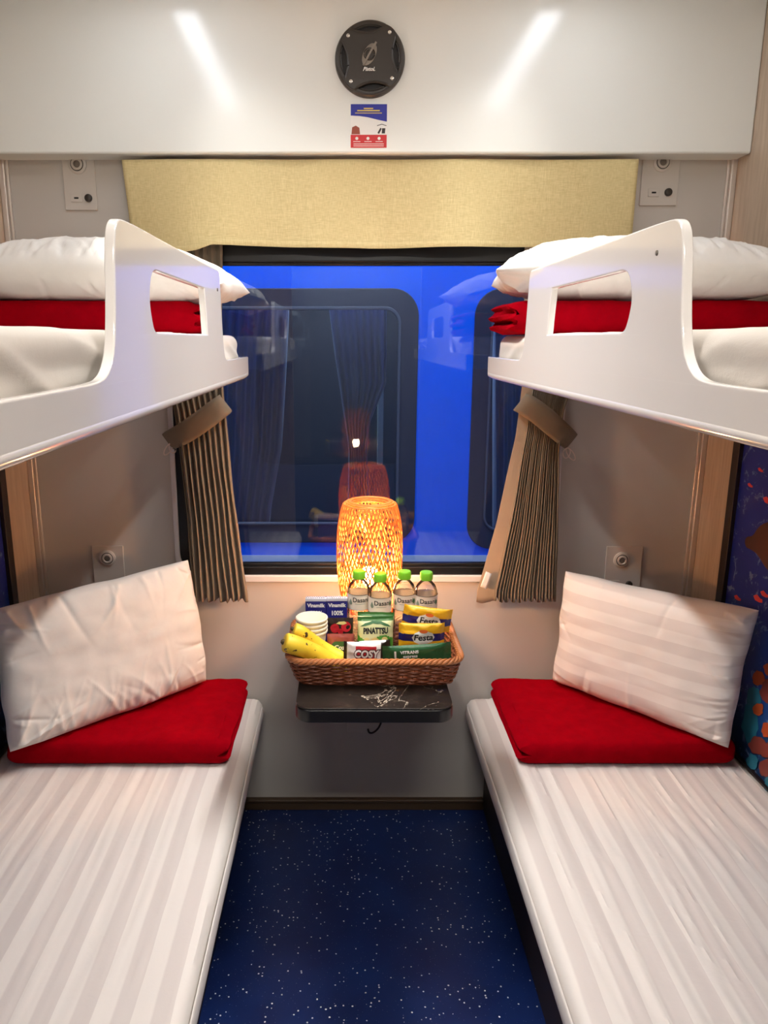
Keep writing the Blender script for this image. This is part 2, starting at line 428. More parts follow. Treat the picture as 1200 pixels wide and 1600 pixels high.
struct(plate([(-RX, 0), (-.36, 0), (-.36, 2.385), (.36, 2.385), (.36, 0), (RX, 0), (RX, ZC), (-RX, ZC)], [], .04, 'Y', -2.06, .001).build('wall_door_side', 'veneer'))
b = MB(); b.rbox((-.395, -.014, 0), (.395, 0, .03), .003); b.rbox((-.395, -.02, .03), (.395, 0, .042), .004)
struct(b.build('baseboard_back', 'skirting'))
for i, sd in enumerate((-1, 1)):
    b = MB(); x0 = sd * RX
    b.rbox((min(x0, x0 - sd * .016), -.016, .05), (max(x0, x0 - sd * .016), 0, 2.0), .003)
    b.rbox((min(x0 - sd * .016, x0 - sd * .024), -.008, .05), (max(x0 - sd * .016, x0 - sd * .024), 0, 2.0), .002)
    struct(b.build('trim_%d' % (i + 1), 'aluminium'))
b = MB(); b.rbox((-RX, -.08, 1.996), (RX, 0, ZC), .006); struct(b.build('wall_bulkhead', 'bulkhead'))

# window in the back wall
w_ = plate(rrect(-.583, .790, .583, 1.813, .085), [rrect(-.568, .812, .568, 1.793, .07)], .016, 'Y', -.008, .003)
win = struct(w_.build('window_1', 'white_trim'))
w_ = plate(rrect(-.5695, .811, .5695, 1.795, .07), [rrect(-.54, .838, .54, 1.731, .055)], .05, 'Y', .0, .004)
w_.add(*[(lambda q: ([(a, .012 + c, b_) for a, b_, c in q[0]], q[1]))(plate2d(rrect(-.545, .834, .545, 1.74, .05), [rrect(-.533, .846, .533, 1.724, .045)], .02, .003))][0])
w_.build('window_seal', 'black_rubber', win)
w_ = MB(); w_.rbox((-.555, .030, .825), (.555, .034, 1.78), 0); w_.build('window_pane', 'glass', win)
w_ = MB(); w_.rbox((-.555, .043, .825), (.555, .047, 1.78), 0); w_.build('window_pane', 'glass', win)

# ------------------------------------------------------------------ ceiling lights
for k, sd in enumerate((-1, 1)):
    lt = thing('ceiling_light', 'long ceiling strip light above the %s upper berth' % ('left', 'right')[k], 'light', (sd * .5, -.55, ZC), 'ceiling strip lights')
    b = MB(); b.rbox((sd * .5 - .045, -1.12, ZC - .03), (sd * .5 + .045, -.23, ZC), .004); b.build('housing', 'white_trim', lt)
    b = MB(); b.rbox((sd * .5 - .032, -1.10, ZC - .037), (sd * .5 + .032, -.25, ZC - .029), .003); b.build('diffuser', emis('ceiling_led', (240, 246, 255), 12), lt)
lt = thing('corridor_fill_panel', 'added fill light panel on the corridor ceiling outside the door', 'light', (0, -2.52, ZC))  # added fill panel behind the camera, brightens berths and floor
b = MB(); b.rbox((-.32, -2.62, ZC - .018), (.32, -2.42, ZC), .004); b.build('housing', 'white_trim', lt)  # casing made up for the added fill panel
b = MB(); b.rbox((-.30, -2.60, ZC - .03), (.30, -2.44, ZC), .006); b.build('diffuser', emis('corridor_fill_glow', (255, 248, 238), 85), lt)

# ------------------------------------------------------------------ lower berths
def lower_mattress(sd):
    # cross-section from the inner bottom, over the top, to the wall; swept along Y
    xi, xo, zt, zb = WX + .004, RX - .006, .417, .345
    sec = [(xi + .012, zb - .004), (xi + .004, zb), (xi, zb + .02), (xi - .001, zb + .04), (xi + .003, zt - .016), (xi + .012, zt - .004), (xi + .026, zt)]
    nI = len(sec)
    for k in range(1, 90): sec.append((xi + .026 + (xo - xi - .03) * k / 90, zt))
    sec += [(xo - .002, zt - .004), (xo, zt - .02), (xo, zb)]
    ny = 150; y0, y1 = -.02, -2.0; b_ = MB()
    def fn(u, w):
        i = min(int(u * (len(sec) - 1) + .5), len(sec) - 1); x, z = sec[i]
        y = y0 + (y1 - y0) * w
        if i >= nI - 1 and i < len(sec) - 3:
            a = noise.noise(Vector((x * 34 + sd * 5 + .8 * noise.noise(Vector((x * 3, y * 2, 4))), y * 1.3, sd * 3.)))
            rid = max(0, 1 - abs(a) * 3.2) ** 2
            e = min(1, (i - nI + 1) / 8)
            z += e * ((.0042 if sd > 0 else .0026) * rid + .0035 * noise.noise(Vector((x * 5, y * 3, 9 + sd))) + .0012 * noise.noise(Vector((x * 30, y * 12, sd))))
        else:
            x += .0025 * noise.noise(Vector((y * 3, z * 20, sd * 2.)))
        if y > -.06 and i >= 2: z -= .012 * ((y + .06) / .04) ** 2 * (1 if 4 <= i < len(sec) - 2 else 0)
        return (sd * x, y, z)
    b_.grid(fn, len(sec), ny)
    n = ny
    b_.f.append(tuple(i * n for i in range(len(sec)))); b_.mi.append(0)
    b_.f.append(tuple(i * n + n - 1 for i in range(len(sec)))[::-1]); b_.mi.append(0)
    return b_
for k, sd in enumerate((-1, 1)):
    side = ('left', 'right')[k]
    br = thing('lower_berth', 'dark lower berth base under the striped mattress on the %s' % side, 'berth', (sd * .66, -1.0, 0), 'lower berths')
    xs = sorted((sd * .395, sd * (RX - .002)))
    b = MB(); b.rbox((xs[0], -2.0, 0), (xs[1], -.002, .318), .004); b.build('base', 'berth_base', br)
    xs = sorted((sd * (WX + .012), sd * (RX - .002)))
    b = MB(); b.rbox((xs[0], -2.0, .318), (xs[1], -.004, .340), .006); b.build('edge_board', 'berth_lip', br)
    o = lower_mattress(sd).build('mattress', 'sheet_l'); tag(o, 'mattress in white satin striped sheet on the %s lower berth' % side, 'mattress', 'lower mattresses')
    # a loosely tucked flap of sheet along the aisle edge
    b = MB()
    def fl(u, w, sd=sd):
        y = -.05 - 1.93 * u; q = noise.noise(Vector((y * 2.3, 1, sd)))
        x = WX + .0005 - .0045 * math.sin(w * PI) - .002 * q; z = .396 - .052 * w - .006 * q * (1 - w)
        return (sd * x, y, z)
    b.grid(fl, 90, 8); b.build('sheet_flap', 'sheet_l', o, solid=.0012)

# ------------------------------------------------------------------ upper berths
OUT = [(-.156, 1.4255), (-.156, 1.4255), (-.152, 1.430), (-.152, 1.475), (-.152, 1.475), (-.30, 1.4748), (-.49, 1.4745), (-.525, 1.476), (-.545, 1.486), (-.558, 1.512),
       (-.566, 1.56), (-.573, 1.63), (-.578, 1.658), (-.61, 1.658), (-.75, 1.6578), (-1.0, 1.657), (-1.26, 1.658), (-1.295, 1.652), (-1.309, 1.62),
       (-1.318, 1.56), (-1.328, 1.52), (-1.343, 1.494), (-1.372, 1.476), (-1.42, 1.4728), (-1.6, 1.4725), (-2.0, 1.4725), (-2.0, 1.4725), (-2.0, 1.424), (-2.0, 1.424), (-1.2, 1.4225)]
HOLE = [(-.74, 1.528), (-.74, 1.528), (-.747, 1.57), (-.757, 1.6105), (-.757, 1.6105), (-.80, 1.611), (-1.08, 1.6105), (-1.128, 1.612), (-1.15, 1.60), (-1.163, 1.57), (-1.155, 1.545), (-1.143, 1.5285), (-1.11, 1.528), (-.80, 1.528)]
def smooth_slab(x0, x1, y0, y1, z0, z1, r, nx, ny, seed, amp, edge=None, folds=0):
    """mattress-like slab: superelliptic section swept along Y, with soft unevenness"""
    b_ = MB(); n = nx
    cx, cz, hx, hz = (x0 + x1) / 2, (z0 + z1) / 2, (x1 - x0) / 2, (z1 - z0) / 2
    loop = rrect(-hx, -hz, hx, hz, min(r, hz * .98), 5); L = []
    m_ = len(loop)
    for i in range(m_):                                 # resample long flats
        a, c_ = loop[i], loop[(i + 1) % m_]; d = math.dist(a, c_); k = max(1, int(d / ((hx + hz) * 2 / n)))
        for j in range(k): L.append((a[0] + (c_[0] - a[0]) * j / k, a[1] + (c_[1] - a[1]) * j / k))
    ys = [];
    for j in range(ny):
        t = j / (ny - 1); ys.append(t)
    def fn(u, w):
        i = int(round(u * len(L))) % len(L); x, z = L[i]
        y = y0 + (y1 - y0) * w; dd = min(abs(y - y0), abs(y1 - y)); s_ = 1.0
        if dd < r: s_ = 1 - (1 - math.sqrt(max(0, 1 - (1 - dd / r) ** 2))) * (r / max(hz, r))
        zz = z * s_; xx = x * (1 - (1 - s_) * r * .6 / hx)
        if edge: xx, zz = edge(xx, zz, y, hx, hz)
        p = Vector((cx + xx, y, cz + zz)); d = nz(p, 9, seed) * amp + nz(p, 26, seed + 4) * amp * .45
        dirv = Vector((xx / hx if abs(xx) > hx * .93 else 0, 0, zz / hz))
        if zz < 0: d *= .2
        if folds and zz > 0 and not dirv.x: d *= .6
        if folds and dirv.x: d = folds * min(0, (1 - abs(noise.noise(Vector((y * 5 + z * 14, z * 5 - y, seed))))) ** 3 - .95 + .3 * nz(p, 5, seed)) * max(0, min(1, (hz - zz) / hz))
        return p + dirv * d
    b_.grid(fn, len(L), ny, cu=True)
    b_.f.append(tuple(i * ny for i in range(len(L)))); b_.mi.append(0)
    b_.f.append(tuple(i * ny + ny - 1 for i in range(len(L)))[::-1]); b_.mi.append(0)
    return b_
for k, sd in enumerate((-1, 1)):
    side = ('left', 'right')[k]
    ub = thing('upper_berth', 'glossy white upper berth with slotted guard rail on the %s wall' % side, 'berth', (sd * .66, -1.0, 1.42), 'upper berths')
    pn = plate(chaikin(OUT, 3), [chaikin(HOLE, 3)], .0125, 'X', sd * WX, .0025, sd)
    pn.build('guard_panel', 'white_gloss', ub, angle=30)
    b = MB(); b.tube([(sd * (WX + .0085), -.160 - 1.84 * j / 40, 1.4275 + (.0 if j else .002)) for j in range(41)], .0095, 14); b.build('edge_rail', 'white_gloss', ub)
    xs = sorted((sd * (WX + .0125), sd * (RX - .001)))
    b = MB(); b.rbox((xs[0], -2.0, 1.4265), (xs[1], -.156, 1.448), .003)
    b.rbox((xs[0], -.172, 1.448), (xs[1], -.156, 1.474), .003); b.build('bunk_board', 'white_gloss', ub)
    b = MB(); b.lathe([(.0001, .002), (.003, .0015), (.0035, 0)], 12, (0, 0, 0), 'Y')
    b.v = [(sd * (WX + .001) + sd * v[1], -.62 if sd < 0 else -1.24, 1.636 + v[2]) for v in [(a, y, z) for a, y, z in b.v]] if False else [(sd * WX + sd * (v[1]), (-.615 if sd < 0 else -1.235) + v[0], (1.618 if sd < 0 else 1.622) + v[2]) for v in b.v]
    b.build('screw', 'ring', ub)
    xs = sorted((sd * (WX + .017), sd * (RX - .004)))
    o = smooth_slab(xs[0], xs[1], -1.97, -.195, 1.449, 1.530, .024, 200, 160, 3 + sd, .003, None, .011).build('mattress', 'sheet_plain')
    tag(o, 'mattress in cream sheet on the %s upper berth' % side, 'mattress', 'upper mattresses')

# ------------------------------------------------------------------ blankets
def folded(x0, x1, y0, y1, z0, z1, sd, seed, amp=.004, lobes=3):
    """folded quilt; its folded end (three plies) faces the aisle at x = inner side"""
    def edge(x, z, y, hx, hz):
        if x * -sd > hx * .8:                             # aisle end
            t = (z / hz + 1) / 2
            g = abs(math.sin(t * PI * lobes + .35 * math.sin(y * 9 + seed)))
            q = min(1, (abs(x) - hx * .8) / (hx * .2))
            x += -sd * (-.032 + .040 * g ** .6) * q * q
        return x, z
    return smooth_slab(x0, x1, y0, y1, z0, z1, (z1 - z0) * .36, 130, 70, seed, amp, edge)
o = folded(-.957, -.372, -.435, -.035, .4215, .490, -1, 11, .006, 2).build('folded_blanket', 'red')
tag(o, 'folded red blanket on the left lower berth below the pillow', 'blanket', 'folded red blankets')
o = folded(.399, .968, -.435, -.035, .4215, .490, 1, 23, .006, 2).build('folded_blanket', 'red')
tag(o, 'folded red blanket on the right lower berth below the pillow', 'blanket', 'folded red blankets')
o = folded(-.99, -.385, -.47, -.215, 1.531, 1.605, -1, 37, .003).build('folded_blanket', 'red')
tag(o, 'folded red blanket on the left upper berth under a pillow', 'blanket', 'folded red blankets')
o = folded(.312, .985, -.46, -.205, 1.531, 1.605, 1, 51, .003).build('folded_blanket', 'red')
tag(o, 'folded red blanket on the right upper berth under a pillow', 'blanket', 'folded red blankets')

# ------------------------------------------------------------------ pillows
def pillow(BL, BR, TR, TL, T, seed, n=150, pinch=.03, ncr=60, amp=.004, camber=(0, 0), px=4.0, pw=.45, corner=None, bias=None, both=False):
    """stuffed pillow between four corner points, with soft creases running in from its seams"""
    BL, BR, TR, TL = map(Vector, (BL, BR, TR, TL)); rnd = random.Random(int(seed * 100))
    nrm = ((BR - BL).cross(TL - BL)).normalized(); asp = (BR - BL).length / (TL - BL).length
    CR = []
    for _ in range(ncr):
        e = rnd.random(); q = rnd.uniform(-.95, .95)
        if bias and rnd.random() < .5: e, q = bias[0], rnd.uniform(*bias[1:])
        o_, d_ = ((-1, q), (1, 0)) if e < .25 else ((1, q), (-1, 0)) if e < .5 else ((q, -1), (0, 1)) if e < .75 else ((q, 1), (0, -1))
        a = math.atan2(d_[1], d_[0]) + rnd.uniform(-.6, .6)
        L_ = rnd.uniform(.12, .75) * (1.0 if e < .5 else 1.25)
        CR.append((o_[0] * asp, o_[1], math.cos(a), math.sin(a), L_, rnd.uniform(.018, .045), rnd.choice((-1, 1, 1)) * rnd.uniform(.35, 1), rnd.uniform(-.5, .5)))
    if corner:
        for _ in range(14):
            a = math.atan2(-corner[1], -corner[0]) + rnd.uniform(-.75, .75)
            CR.append((corner[0] * asp * .98, corner[1] * .98, math.cos(a), math.sin(a), rnd.uniform(.4, 1.2), rnd.uniform(.02, .05), rnd.choice((-1, 1)) * rnd.uniform(.4, 1), rnd.uniform(-.3, .3)))
    def crease(u, v):
        x, y = u * asp, v; t_ = 0
        for ox, oy, dx, dy, L_, w, a, cv in CR:
            rx, ry = x - ox, y - oy; l = rx * dx + ry * dy
            if l < -.02 or l > L_: continue
            d = rx * -dy + ry * dx - cv * l * l
            if abs(d) > 4 * w: continue
            k = l / L_; t_ += a * math.exp(-abs(d / w) ** 1.5) * min(1, l * 12 + .1) * (1 - k) ** .8
        return t_
    def surf(side):
        def fn(a, c_):
            u, v = 2 * a - 1, 2 * c_ - 1
            u = math.copysign(1 - (1 - abs(u)) ** 1.35, u); v = math.copysign(1 - (1 - abs(v)) ** 1.35, v)
            pu = u * (1 - pinch * (1 - v * v)); pv = v * (1 - pinch * (1 - u * u))
            pu += .018 * noise.noise(Vector((v * 2.5, seed, 1))); pv += .03 * noise.noise(Vector((u * 2.5, seed, 8)))
            s_, t = (pu + 1) / 2, (pv + 1) / 2
            p = (BL * (1 - s_) + BR * s_) * (1 - t) + (TL * (1 - s_) + TR * s_) * t
            th = T / 2 * (max(0, 1 - abs(u) ** px) ** pw) * (max(0, 1 - abs(v) ** px) ** pw)
            eu, ev = 1 - abs(u), 1 - abs(v); fade = min(1, min(eu, ev) * 14)
            q = .5 * noise.noise(Vector((u * 1.8 + seed, v * 1.8, 3))) + .25 * noise.noise(Vector((u * 5 + seed, v * 5, 6)))
            c2 = crease(u, v if side > 0 else -v) if side > 0 or both else 0
            p = p + nrm * (side * (th + fade * amp * (c2 + 1.6 * q)) + camber[0] * (1 - u * u) + camber[1] * (1 - v * v))
            p += nrm * .006 * noise.noise(Vector((u * 3 + seed, v * 3, 2))) * (1 - fade)
            return p
        return fn
    b_ = MB(); b_.grid(surf(1), n, n); b_.grid(surf(-1), n, n)
    bb = bmesh.new(); vv = [bb.verts.new(v) for v in b_.v]
    for f in b_.f: bb.faces.new([vv[i] for i in f])
    bmesh.ops.remove_doubles(bb, verts=bb.verts[:], dist=.0003)
    return MB().bm(bb)
o = pillow((-.925, -.470, .487), (-.490, -.085, .500), (-.530, -.066, .880), (-.970, -.385, .842), .14, 2.3, ncr=95, pinch=-.01, amp=.0075, corner=(-1, -1), bias=(.6, -.9, .6)).build('pillow', 'pillow', angle=180)
tag(o, 'crumpled white pillow leaning in the left corner on a red blanket', 'pillow', 'white pillows')
o = pillow((.580, -.075, .497), (.935, -.450, .487), (.972, -.44, .862), (.60, -.058, .842), .125, 9.1, ncr=40, pinch=.025, amp=.0055, bias=(.3, -.9, .9)).build('pillow', 'pillow_s', angle=180)
tag(o, 'smooth striped white pillow leaning in the right corner on a red blanket', 'pillow', 'white pillows')
o = pillow((-.985, -.53, 1.655), (-.330, -.51, 1.637), (-.310, -.15, 1.643), (-.985, -.14, 1.66), .15, 5.4, ncr=110, pinch=.03, amp=.008, camber=(.026, 0), px=2.8, pw=.55, both=True, bias=(.6, -.9, .9)).build('pillow', 'pillow', angle=180)
tag(o, 'plump white pillow on top of the left upper berth', 'pillow', 'white pillows')
o = pillow((.268, -.49, 1.668), (.985, -.53, 1.658), (.985, -.13, 1.658), (.325, -.14, 1.660), .15, 7.7, ncr=120, pinch=.03, amp=.009, camber=(.018, 0), px=2.8, pw=.55, both=True, bias=(.6, -.9, .9)).build('pillow', 'pillow', angle=180)
tag(o, 'plump white pillow on top of the right upper berth', 'pillow', 'white pillows')

# ------------------------------------------------------------------ curtains
def interp(tab, z):
    tab = sorted(tab)
    if z <= tab[0][0]: return tab[0][1]
    for (a, va), (c, vc) in zip(tab, tab[1:]):
        if z <= c: return va + (vc - va) * (z - a) / (c - a)
    return tab[-1][1]
def edge_tab(px, Y): return [(U(x, y, Y=Y).z, U(x, y, Y=Y).x) for x, y in px]
YC = -.055
def curtain(inner, outer, sd, npl, amp, seed, ztop, zbot, hem=0.0, irr=.0):
    ti, to = edge_tab(inner, YC), edge_tab(outer, YC); b_ = MB(); nv = 70; nu = npl * 14 + 1
    ztie = U(310, 650, Y=YC).z
    def fn(u, v):
        z = zbot + (ztop - zbot) * v
        xi, xo = interp(ti, z), interp(to, z)
        uu = u + irr * math.sin(u * 9 + seed) * (1 - abs(2 * u - 1))
        if hem and u > 1 - hem: t = 1; ph = 0
        x = xo + (xi - xo) * uu
        ph = uu * npl * 2 * PI
        if hem: ph = min(uu, 1 - hem) / (1 - hem) * npl * 2 * PI
        tie = math.exp(-((z - ztie) / .12) ** 2)
        A = amp * (1 - .45 * tie) * (.75 + .5 * noise.noise(Vector((uu * 6, z * 1.5, seed))))
        tri = math.asin(max(-1, min(1, math.sin(ph) * .97))) / (PI / 2)
        drift = .004 * noise.noise(Vector((uu * 14, z * 6, seed + 3))) * (1 - tie)
        zz = z + (.006 * math.sin(ph * .5 + seed) + .008 * noise.noise(Vector((uu * 7, 3, seed)))) * max(0, 1 - (z - zbot) / .1)
        up = max(0, min(1, (z - 1.52) / .2))
        return (x + drift, YC * (1 - .45 * up) + A * (1 - .45 * up) * tri - .004 * math.sin(PI * uu), zz)
    b_.grid(fn, nu, nv, mi=(lambda a, c_: 1 if hem and a > 1 - hem else 0))
    return b_
ct = thing('curtain', 'taupe pleated curtain tied back at the left of the window', 'curtain', (-.5, YC, .75), 'window curtains')
inL = [(345, 395), (346, 520), (349, 612), (354, 660), (362, 740), (374, 840), (386, 928)]
ouL = [(230, 395), (250, 560), (272, 640), (279, 690), (285, 740), (293, 810), (301, 925)]
curtain(inL, ouL, -1, 9, .021, 1.0, 1.98, U(340, 938, Y=YC).z, 0, .05).build('pleated_cloth', ['curtain', 'hem'], ct, solid=.0015, angle=70)
ct2 = thing('curtain', 'taupe pleated curtain with pale hem tied back at the right of the window', 'curtain', (.5, YC, .75), 'window curtains')
inR = [(822, 395), (820, 560), (814, 616), (806, 680), (797, 719), (776, 816), (746, 922)]
ouR = [(905, 395), (895, 600), (881, 640), (874, 700), (872, 800), (869, 933)]
curtain(inR, ouR, 1, 20, .016, 4.0, 1.98, U(810, 938, Y=YC).z, .22).build('pleated_cloth', ['curtain', 'hem'], ct2, solid=.0015, angle=70)
def tieback(pts, wpx, root, hookpx):
    """band from the wall hook across the front of the curtain and round its inner edge"""
    b_ = MB(); C_ = [U(x, y, Y=Y) for x, y, Y in pts]
    T0 = C_[4] - C_[2]; UPV = Vector((-T0.z, 0, T0.x)).normalized(); UPV = UPV if UPV.z > 0 else -UPV
    C_ = [Vector(p) for p in chaikin([tuple(p) for p in C_], 2, False)]
    n = len(C_)
    def fn(u, v):
        i = u * (n - 1); k = min(int(i), n - 2); p = C_[k].lerp(C_[k + 1], i - k)
        t = (C_[k + 1] - C_[k]); t.y = 0
        up = UPV
        w = wpx * (.85 + .15 * math.sin(u * PI))
        return p + up * (v - .5) * w + Vector((0, -.003 * math.sin(v * PI), 0))
    b_.grid(fn, 44, 7); return b_.build('tieback', 'curtain', root, solid=.002)
tb = tieback([(262, 690, -.012), (270, 686, -.05), (290, 676, -.088), (320, 655, -.093), (342, 638, -.09), (353, 630, -.07), (352, 628, -.03)], .062, ct, None)
tb2 = tieback([(893, 690, -.012), (886, 684, -.05), (868, 668, -.084), (845, 648, -.088), (822, 632, -.085), (811, 628, -.065), (814, 628, -.03)], .062, ct2, None)
def cordloop(px, py, root, flip):
    b_ = MB()
    for k, (dx, L_) in enumerate(((-.008, .03), (.004, .036))):
        p0 = U(px, py, Y=-.02); pts = []
        for j in range(25):
            a = 2 * PI * j / 24
            pts.append(p0 + Vector((flip * (dx * (1 - math.cos(a)) + .009 * math.sin(a) + .006 * (1 - math.cos(a))), -.004 * math.sin(a), -L_ / 2 * (1 - math.cos(a)))))
        b_.tube(pts, .0017, 6)
    b_.build('cord_loop', 'cord', root)
cordloop(268, 692, ct, -1); cordloop(887, 700, ct2, 1)
q = U(757, 905, Y=YC - .018)
b = MB(); b.grid(lambda u, v: (U(750 + 9 * u + 9 * v, 916 - 24 * v + 4 * u, Y=YC - .012) + Vector((0, -.004, 0))), 5, 5); b.build('hem_tag', 'white_ink', ct2, solid=.001)

# valance
b = MB()
zb_t = [(-.70, 1.80), (-.63, 1.79), (-.545, 1.772), (-.47, 1.768), (-.40, 1.762), (-.1, 1.762), (.2, 1.765), (.4, 1.766), (.55, 1.768), (.72, 1.775)]
zb_t = [(-.70, 1.735), (-.60, 1.742), (-.47, 1.755), (-.425, 1.770), (-.35, 1.768), (0, 1.761), (.3, 1.765), (.5, 1.767), (.72, 1.765)]
def vf(u, v):
    x = -.655 + 1.37 * u; zb = interp(zb_t, x)
    z = 1.985 - (1.985 - zb) * v
    xx = x + (.012 * v if u < .02 else 0) - (.012 * v) * (u - .5) * .6
    f_ = .008 * math.sin(x * 16 + .8 * math.sin(x * 5)) + .012 * noise.noise(Vector((x * 5, z * 2, 2))) + .004 * noise.noise(Vector((x * 14, z * 5, 8)))
    return (xx, -.064 + f_ * (.4 + .75 * v), z)
b.grid(vf, 140, 24); va = b.build('window_valance', 'valance', solid=.0016); tag(va, 'pale beige linen valance hanging across the top of the window', 'valance')
b = MB(); 
def hemf(u, v):
    p = Vector(vf(u, .93 + .07 * v)); return p + Vector((0, -.0018 - .001 * math.sin(v * PI), 0))
b.grid(hemf, 140, 4); b.build('hem', 'valance', va)

# ------------------------------------------------------------------ speaker
sc_ = Vector((.0018, -.08, 2.2165)); R_ = .0895
sp = thing('speaker', 'round black wall speaker with four screws on the white bulkhead', 'speaker', sc_)
b = MB(); b.lathe([(R_, 0), (R_, .008), (R_ * .97, .014), (R_ * .93, .0165), (R_ * .86, .016), (R_ * .84, .012), (R_ * .80, .010)], 72, sc_, 'Y'); b.build('body', 'black_plastic', sp)
b = MB(); b.lathe([(R_ * .83, .0095), (R_ * .83, .0105), (.001, .0112)], 60, sc_, 'Y'); b.build('recess', 'black_deep', sp)
# cross-shaped grille: four arms reaching the rim, bowed edges between
pts = []
RA = math.radians(8)
for q in range(4):
    base_a = q * PI / 2 + PI / 4 + RA * .6
    for da, rr in ((-.22, .955), (-.1, .97), (0, .975), (.1, .97), (.22, .955), (.27, .86), (.34, .74), (.52, .65), (.785, .62), (1.05, .65), (1.23, .74), (1.30, .86)):
        a = base_a + da; pts.append((sc_.x + R_ * rr * math.cos(a), sc_.z + R_ * rr * math.sin(a)))
pl = plate(chaikin(pts, 2), [], .009, 'Y', sc_.y - .0215, .003); gr = pl.build('grille', 'black_plastic', sp)
b = MB()
for q in range(4):
    base_a = q * PI / 2 + RA * .6; P = []
    for j in range(21):
        t = -1 + 2 * j / 20; a = base_a + t * .56; rr = R_ * (.625 + .24 * abs(t) ** 2.4)
        P.append((sc_.x + rr * math.cos(a), sc_.y - .019, sc_.z + rr * math.sin(a)))
    b.tube(P, .0034, 8)
    P = [(sc_.x + R_ * .83 * math.cos(base_a + t * .42), sc_.y - .014, sc_.z + R_ * .83 * math.sin(base_a + t * .42)) for t in [-1 + j / 10 for j in range(21)]]
    b.tube(P, .002, 8)
b.build('slot_rib', 'black_plastic', gr)
b = MB()
def tilt(pp, a, cx, cz): return [(cx + x * math.cos(a) - z * math.sin(a), cz + x * math.sin(a) + z * math.cos(a)) for x, z in pp]
em = tilt(ellipse(.0155, .0275, 40), math.radians(-28), sc_.x - .002, sc_.z + .006)
em_o = plate(em, [], .004, 'Y', sc_.y - .0245, .0012).build('emblem', 'grey_plastic', sp)
b = MB(); c3 = (sc_.x - .002, sc_.y - .0245, sc_.z + .006)
b.tube([(c3[0] + .0135 * math.cos(a), c3[1], c3[2] + .0135 * math.sin(a)) for a in [2 * PI * j / 32 for j in range(32)]], .0018, 6, True)
b.lathe([(.011, 0), (.010, .002), (.004, .003), (.001, .003)], 28, c3, 'Y')
b.build('emblem_ring', 'black_plastic', em_o)
b = MB(); b.prism(tilt([(-.0025, -.031), (.0025, -.031), (.002, -.004), (.004, .031), (-.001, .031), (-.002, -.004)], math.radians(-30), c3[0], c3[2]), c3[1] - .006, c3[1] - .001); b.build('emblem_bar', 'grey_plastic', em_o)
vs, fs = text2d('PistoL', .0125, .0003, .35); b = MB().add([(sc_.x - .003 + x, sc_.y - .0222, sc_.z - .0275 + z) for x, z in vs], fs); b.build('lettering', 'white_ink', sp, solid=.0004)
for a in (45, 135, 225, 315):
    a = math.radians(a + 4); cc = (sc_.x + R_ * .83 * math.cos(a), sc_.y - .0213, sc_.z + R_ * .83 * math.sin(a))
    b = MB(); b.lathe([(.0048, 0), (.0046, .0012), (.003, .0018), (.0017, .0012), (.001, .0006)], 18, cc, 'Y'); b.build('screw', 'chrome', sp)

# poster under the speaker
po = thing('poster', 'small blue white and red poster stuck below the speaker', 'poster', (0, -.0803, 2.06))
X0, X1, Z0, Z1 = -.0472, .0469, 2.0096, 2.1137
b = MB(); b.rbox((X0, -.0812, Z0), (X1, -.0802, Z1), 0); b.build('sheet', 'p_white', po)
def pp(pts): return [(X0 + (X1 - X0) * a / 100, Z0 + (Z1 - Z0) * c / 100) for a, c in pts]
b = MB(); b.prism(pp([(0, 100), (100, 100), (100, 60), (72, 65), (48, 70), (24, 73), (0, 74)]), -.0814, -.0812); b.build('blue_field', 'p_blue', po)
b = MB(); b.prism(pp([(0, 0), (100, 0), (100, 30), (0, 30)]), -.0814, -.0812); b.build('red_field', 'p_red', po)
b = MB()
for z, x0, x1, t in ((89, 36, 62, 2.4), (84, 18, 80, 2.6), (79, 12, 86, 1.6)): b.prism(pp([(x0, z), (x1, z), (x1, z + t), (x0, z + t)]), -.0816, -.0814)
b.build('printed_lines', 'p_yellow', po)
b = MB()
for x in (17, 48, 79):
    b.prism([(X0 + (X1 - X0) * (x + 4.2 * math.cos(a)) / 100, Z0 + (Z1 - Z0) * (21.5 + 3.6 * math.sin(a)) / 100) for a in [2 * PI * j / 16 for j in range(16)]], -.0816, -.0814)
    b.prism(pp([(x - 10, 13.5), (x + 10, 13.5), (x + 10, 14.8), (x - 10, 14.8)]), -.0816, -.0814)
for z in (8, 3.5): b.prism(pp([(8, z), (92, z), (92, z + 1.3), (8, z + 1.3)]), -.0816, -.0814)
b.build('printed_icons', 'p_white', po)
b = MB(); b.prism(pp([(2, 31), (26, 31), (24, 46), (14, 51), (4, 47)]), -.0816, -.0814); b.build('food_picture', 'p_brown', po)
b = MB(); b.prism(pp([(74, 34), (82, 46), (86, 44), (79, 32)]), -.0816, -.0814); b.prism(pp([(86, 33), (87, 45), (96, 45), (95, 33)]), -.0816, -.0814); b.prism(pp([(73, 50), (86, 53.5), (99, 50), (99, 51.5), (86, 55), (73, 51.5)]), -.0816, -.0814); b.build('drink_picture', 'p_black', po)

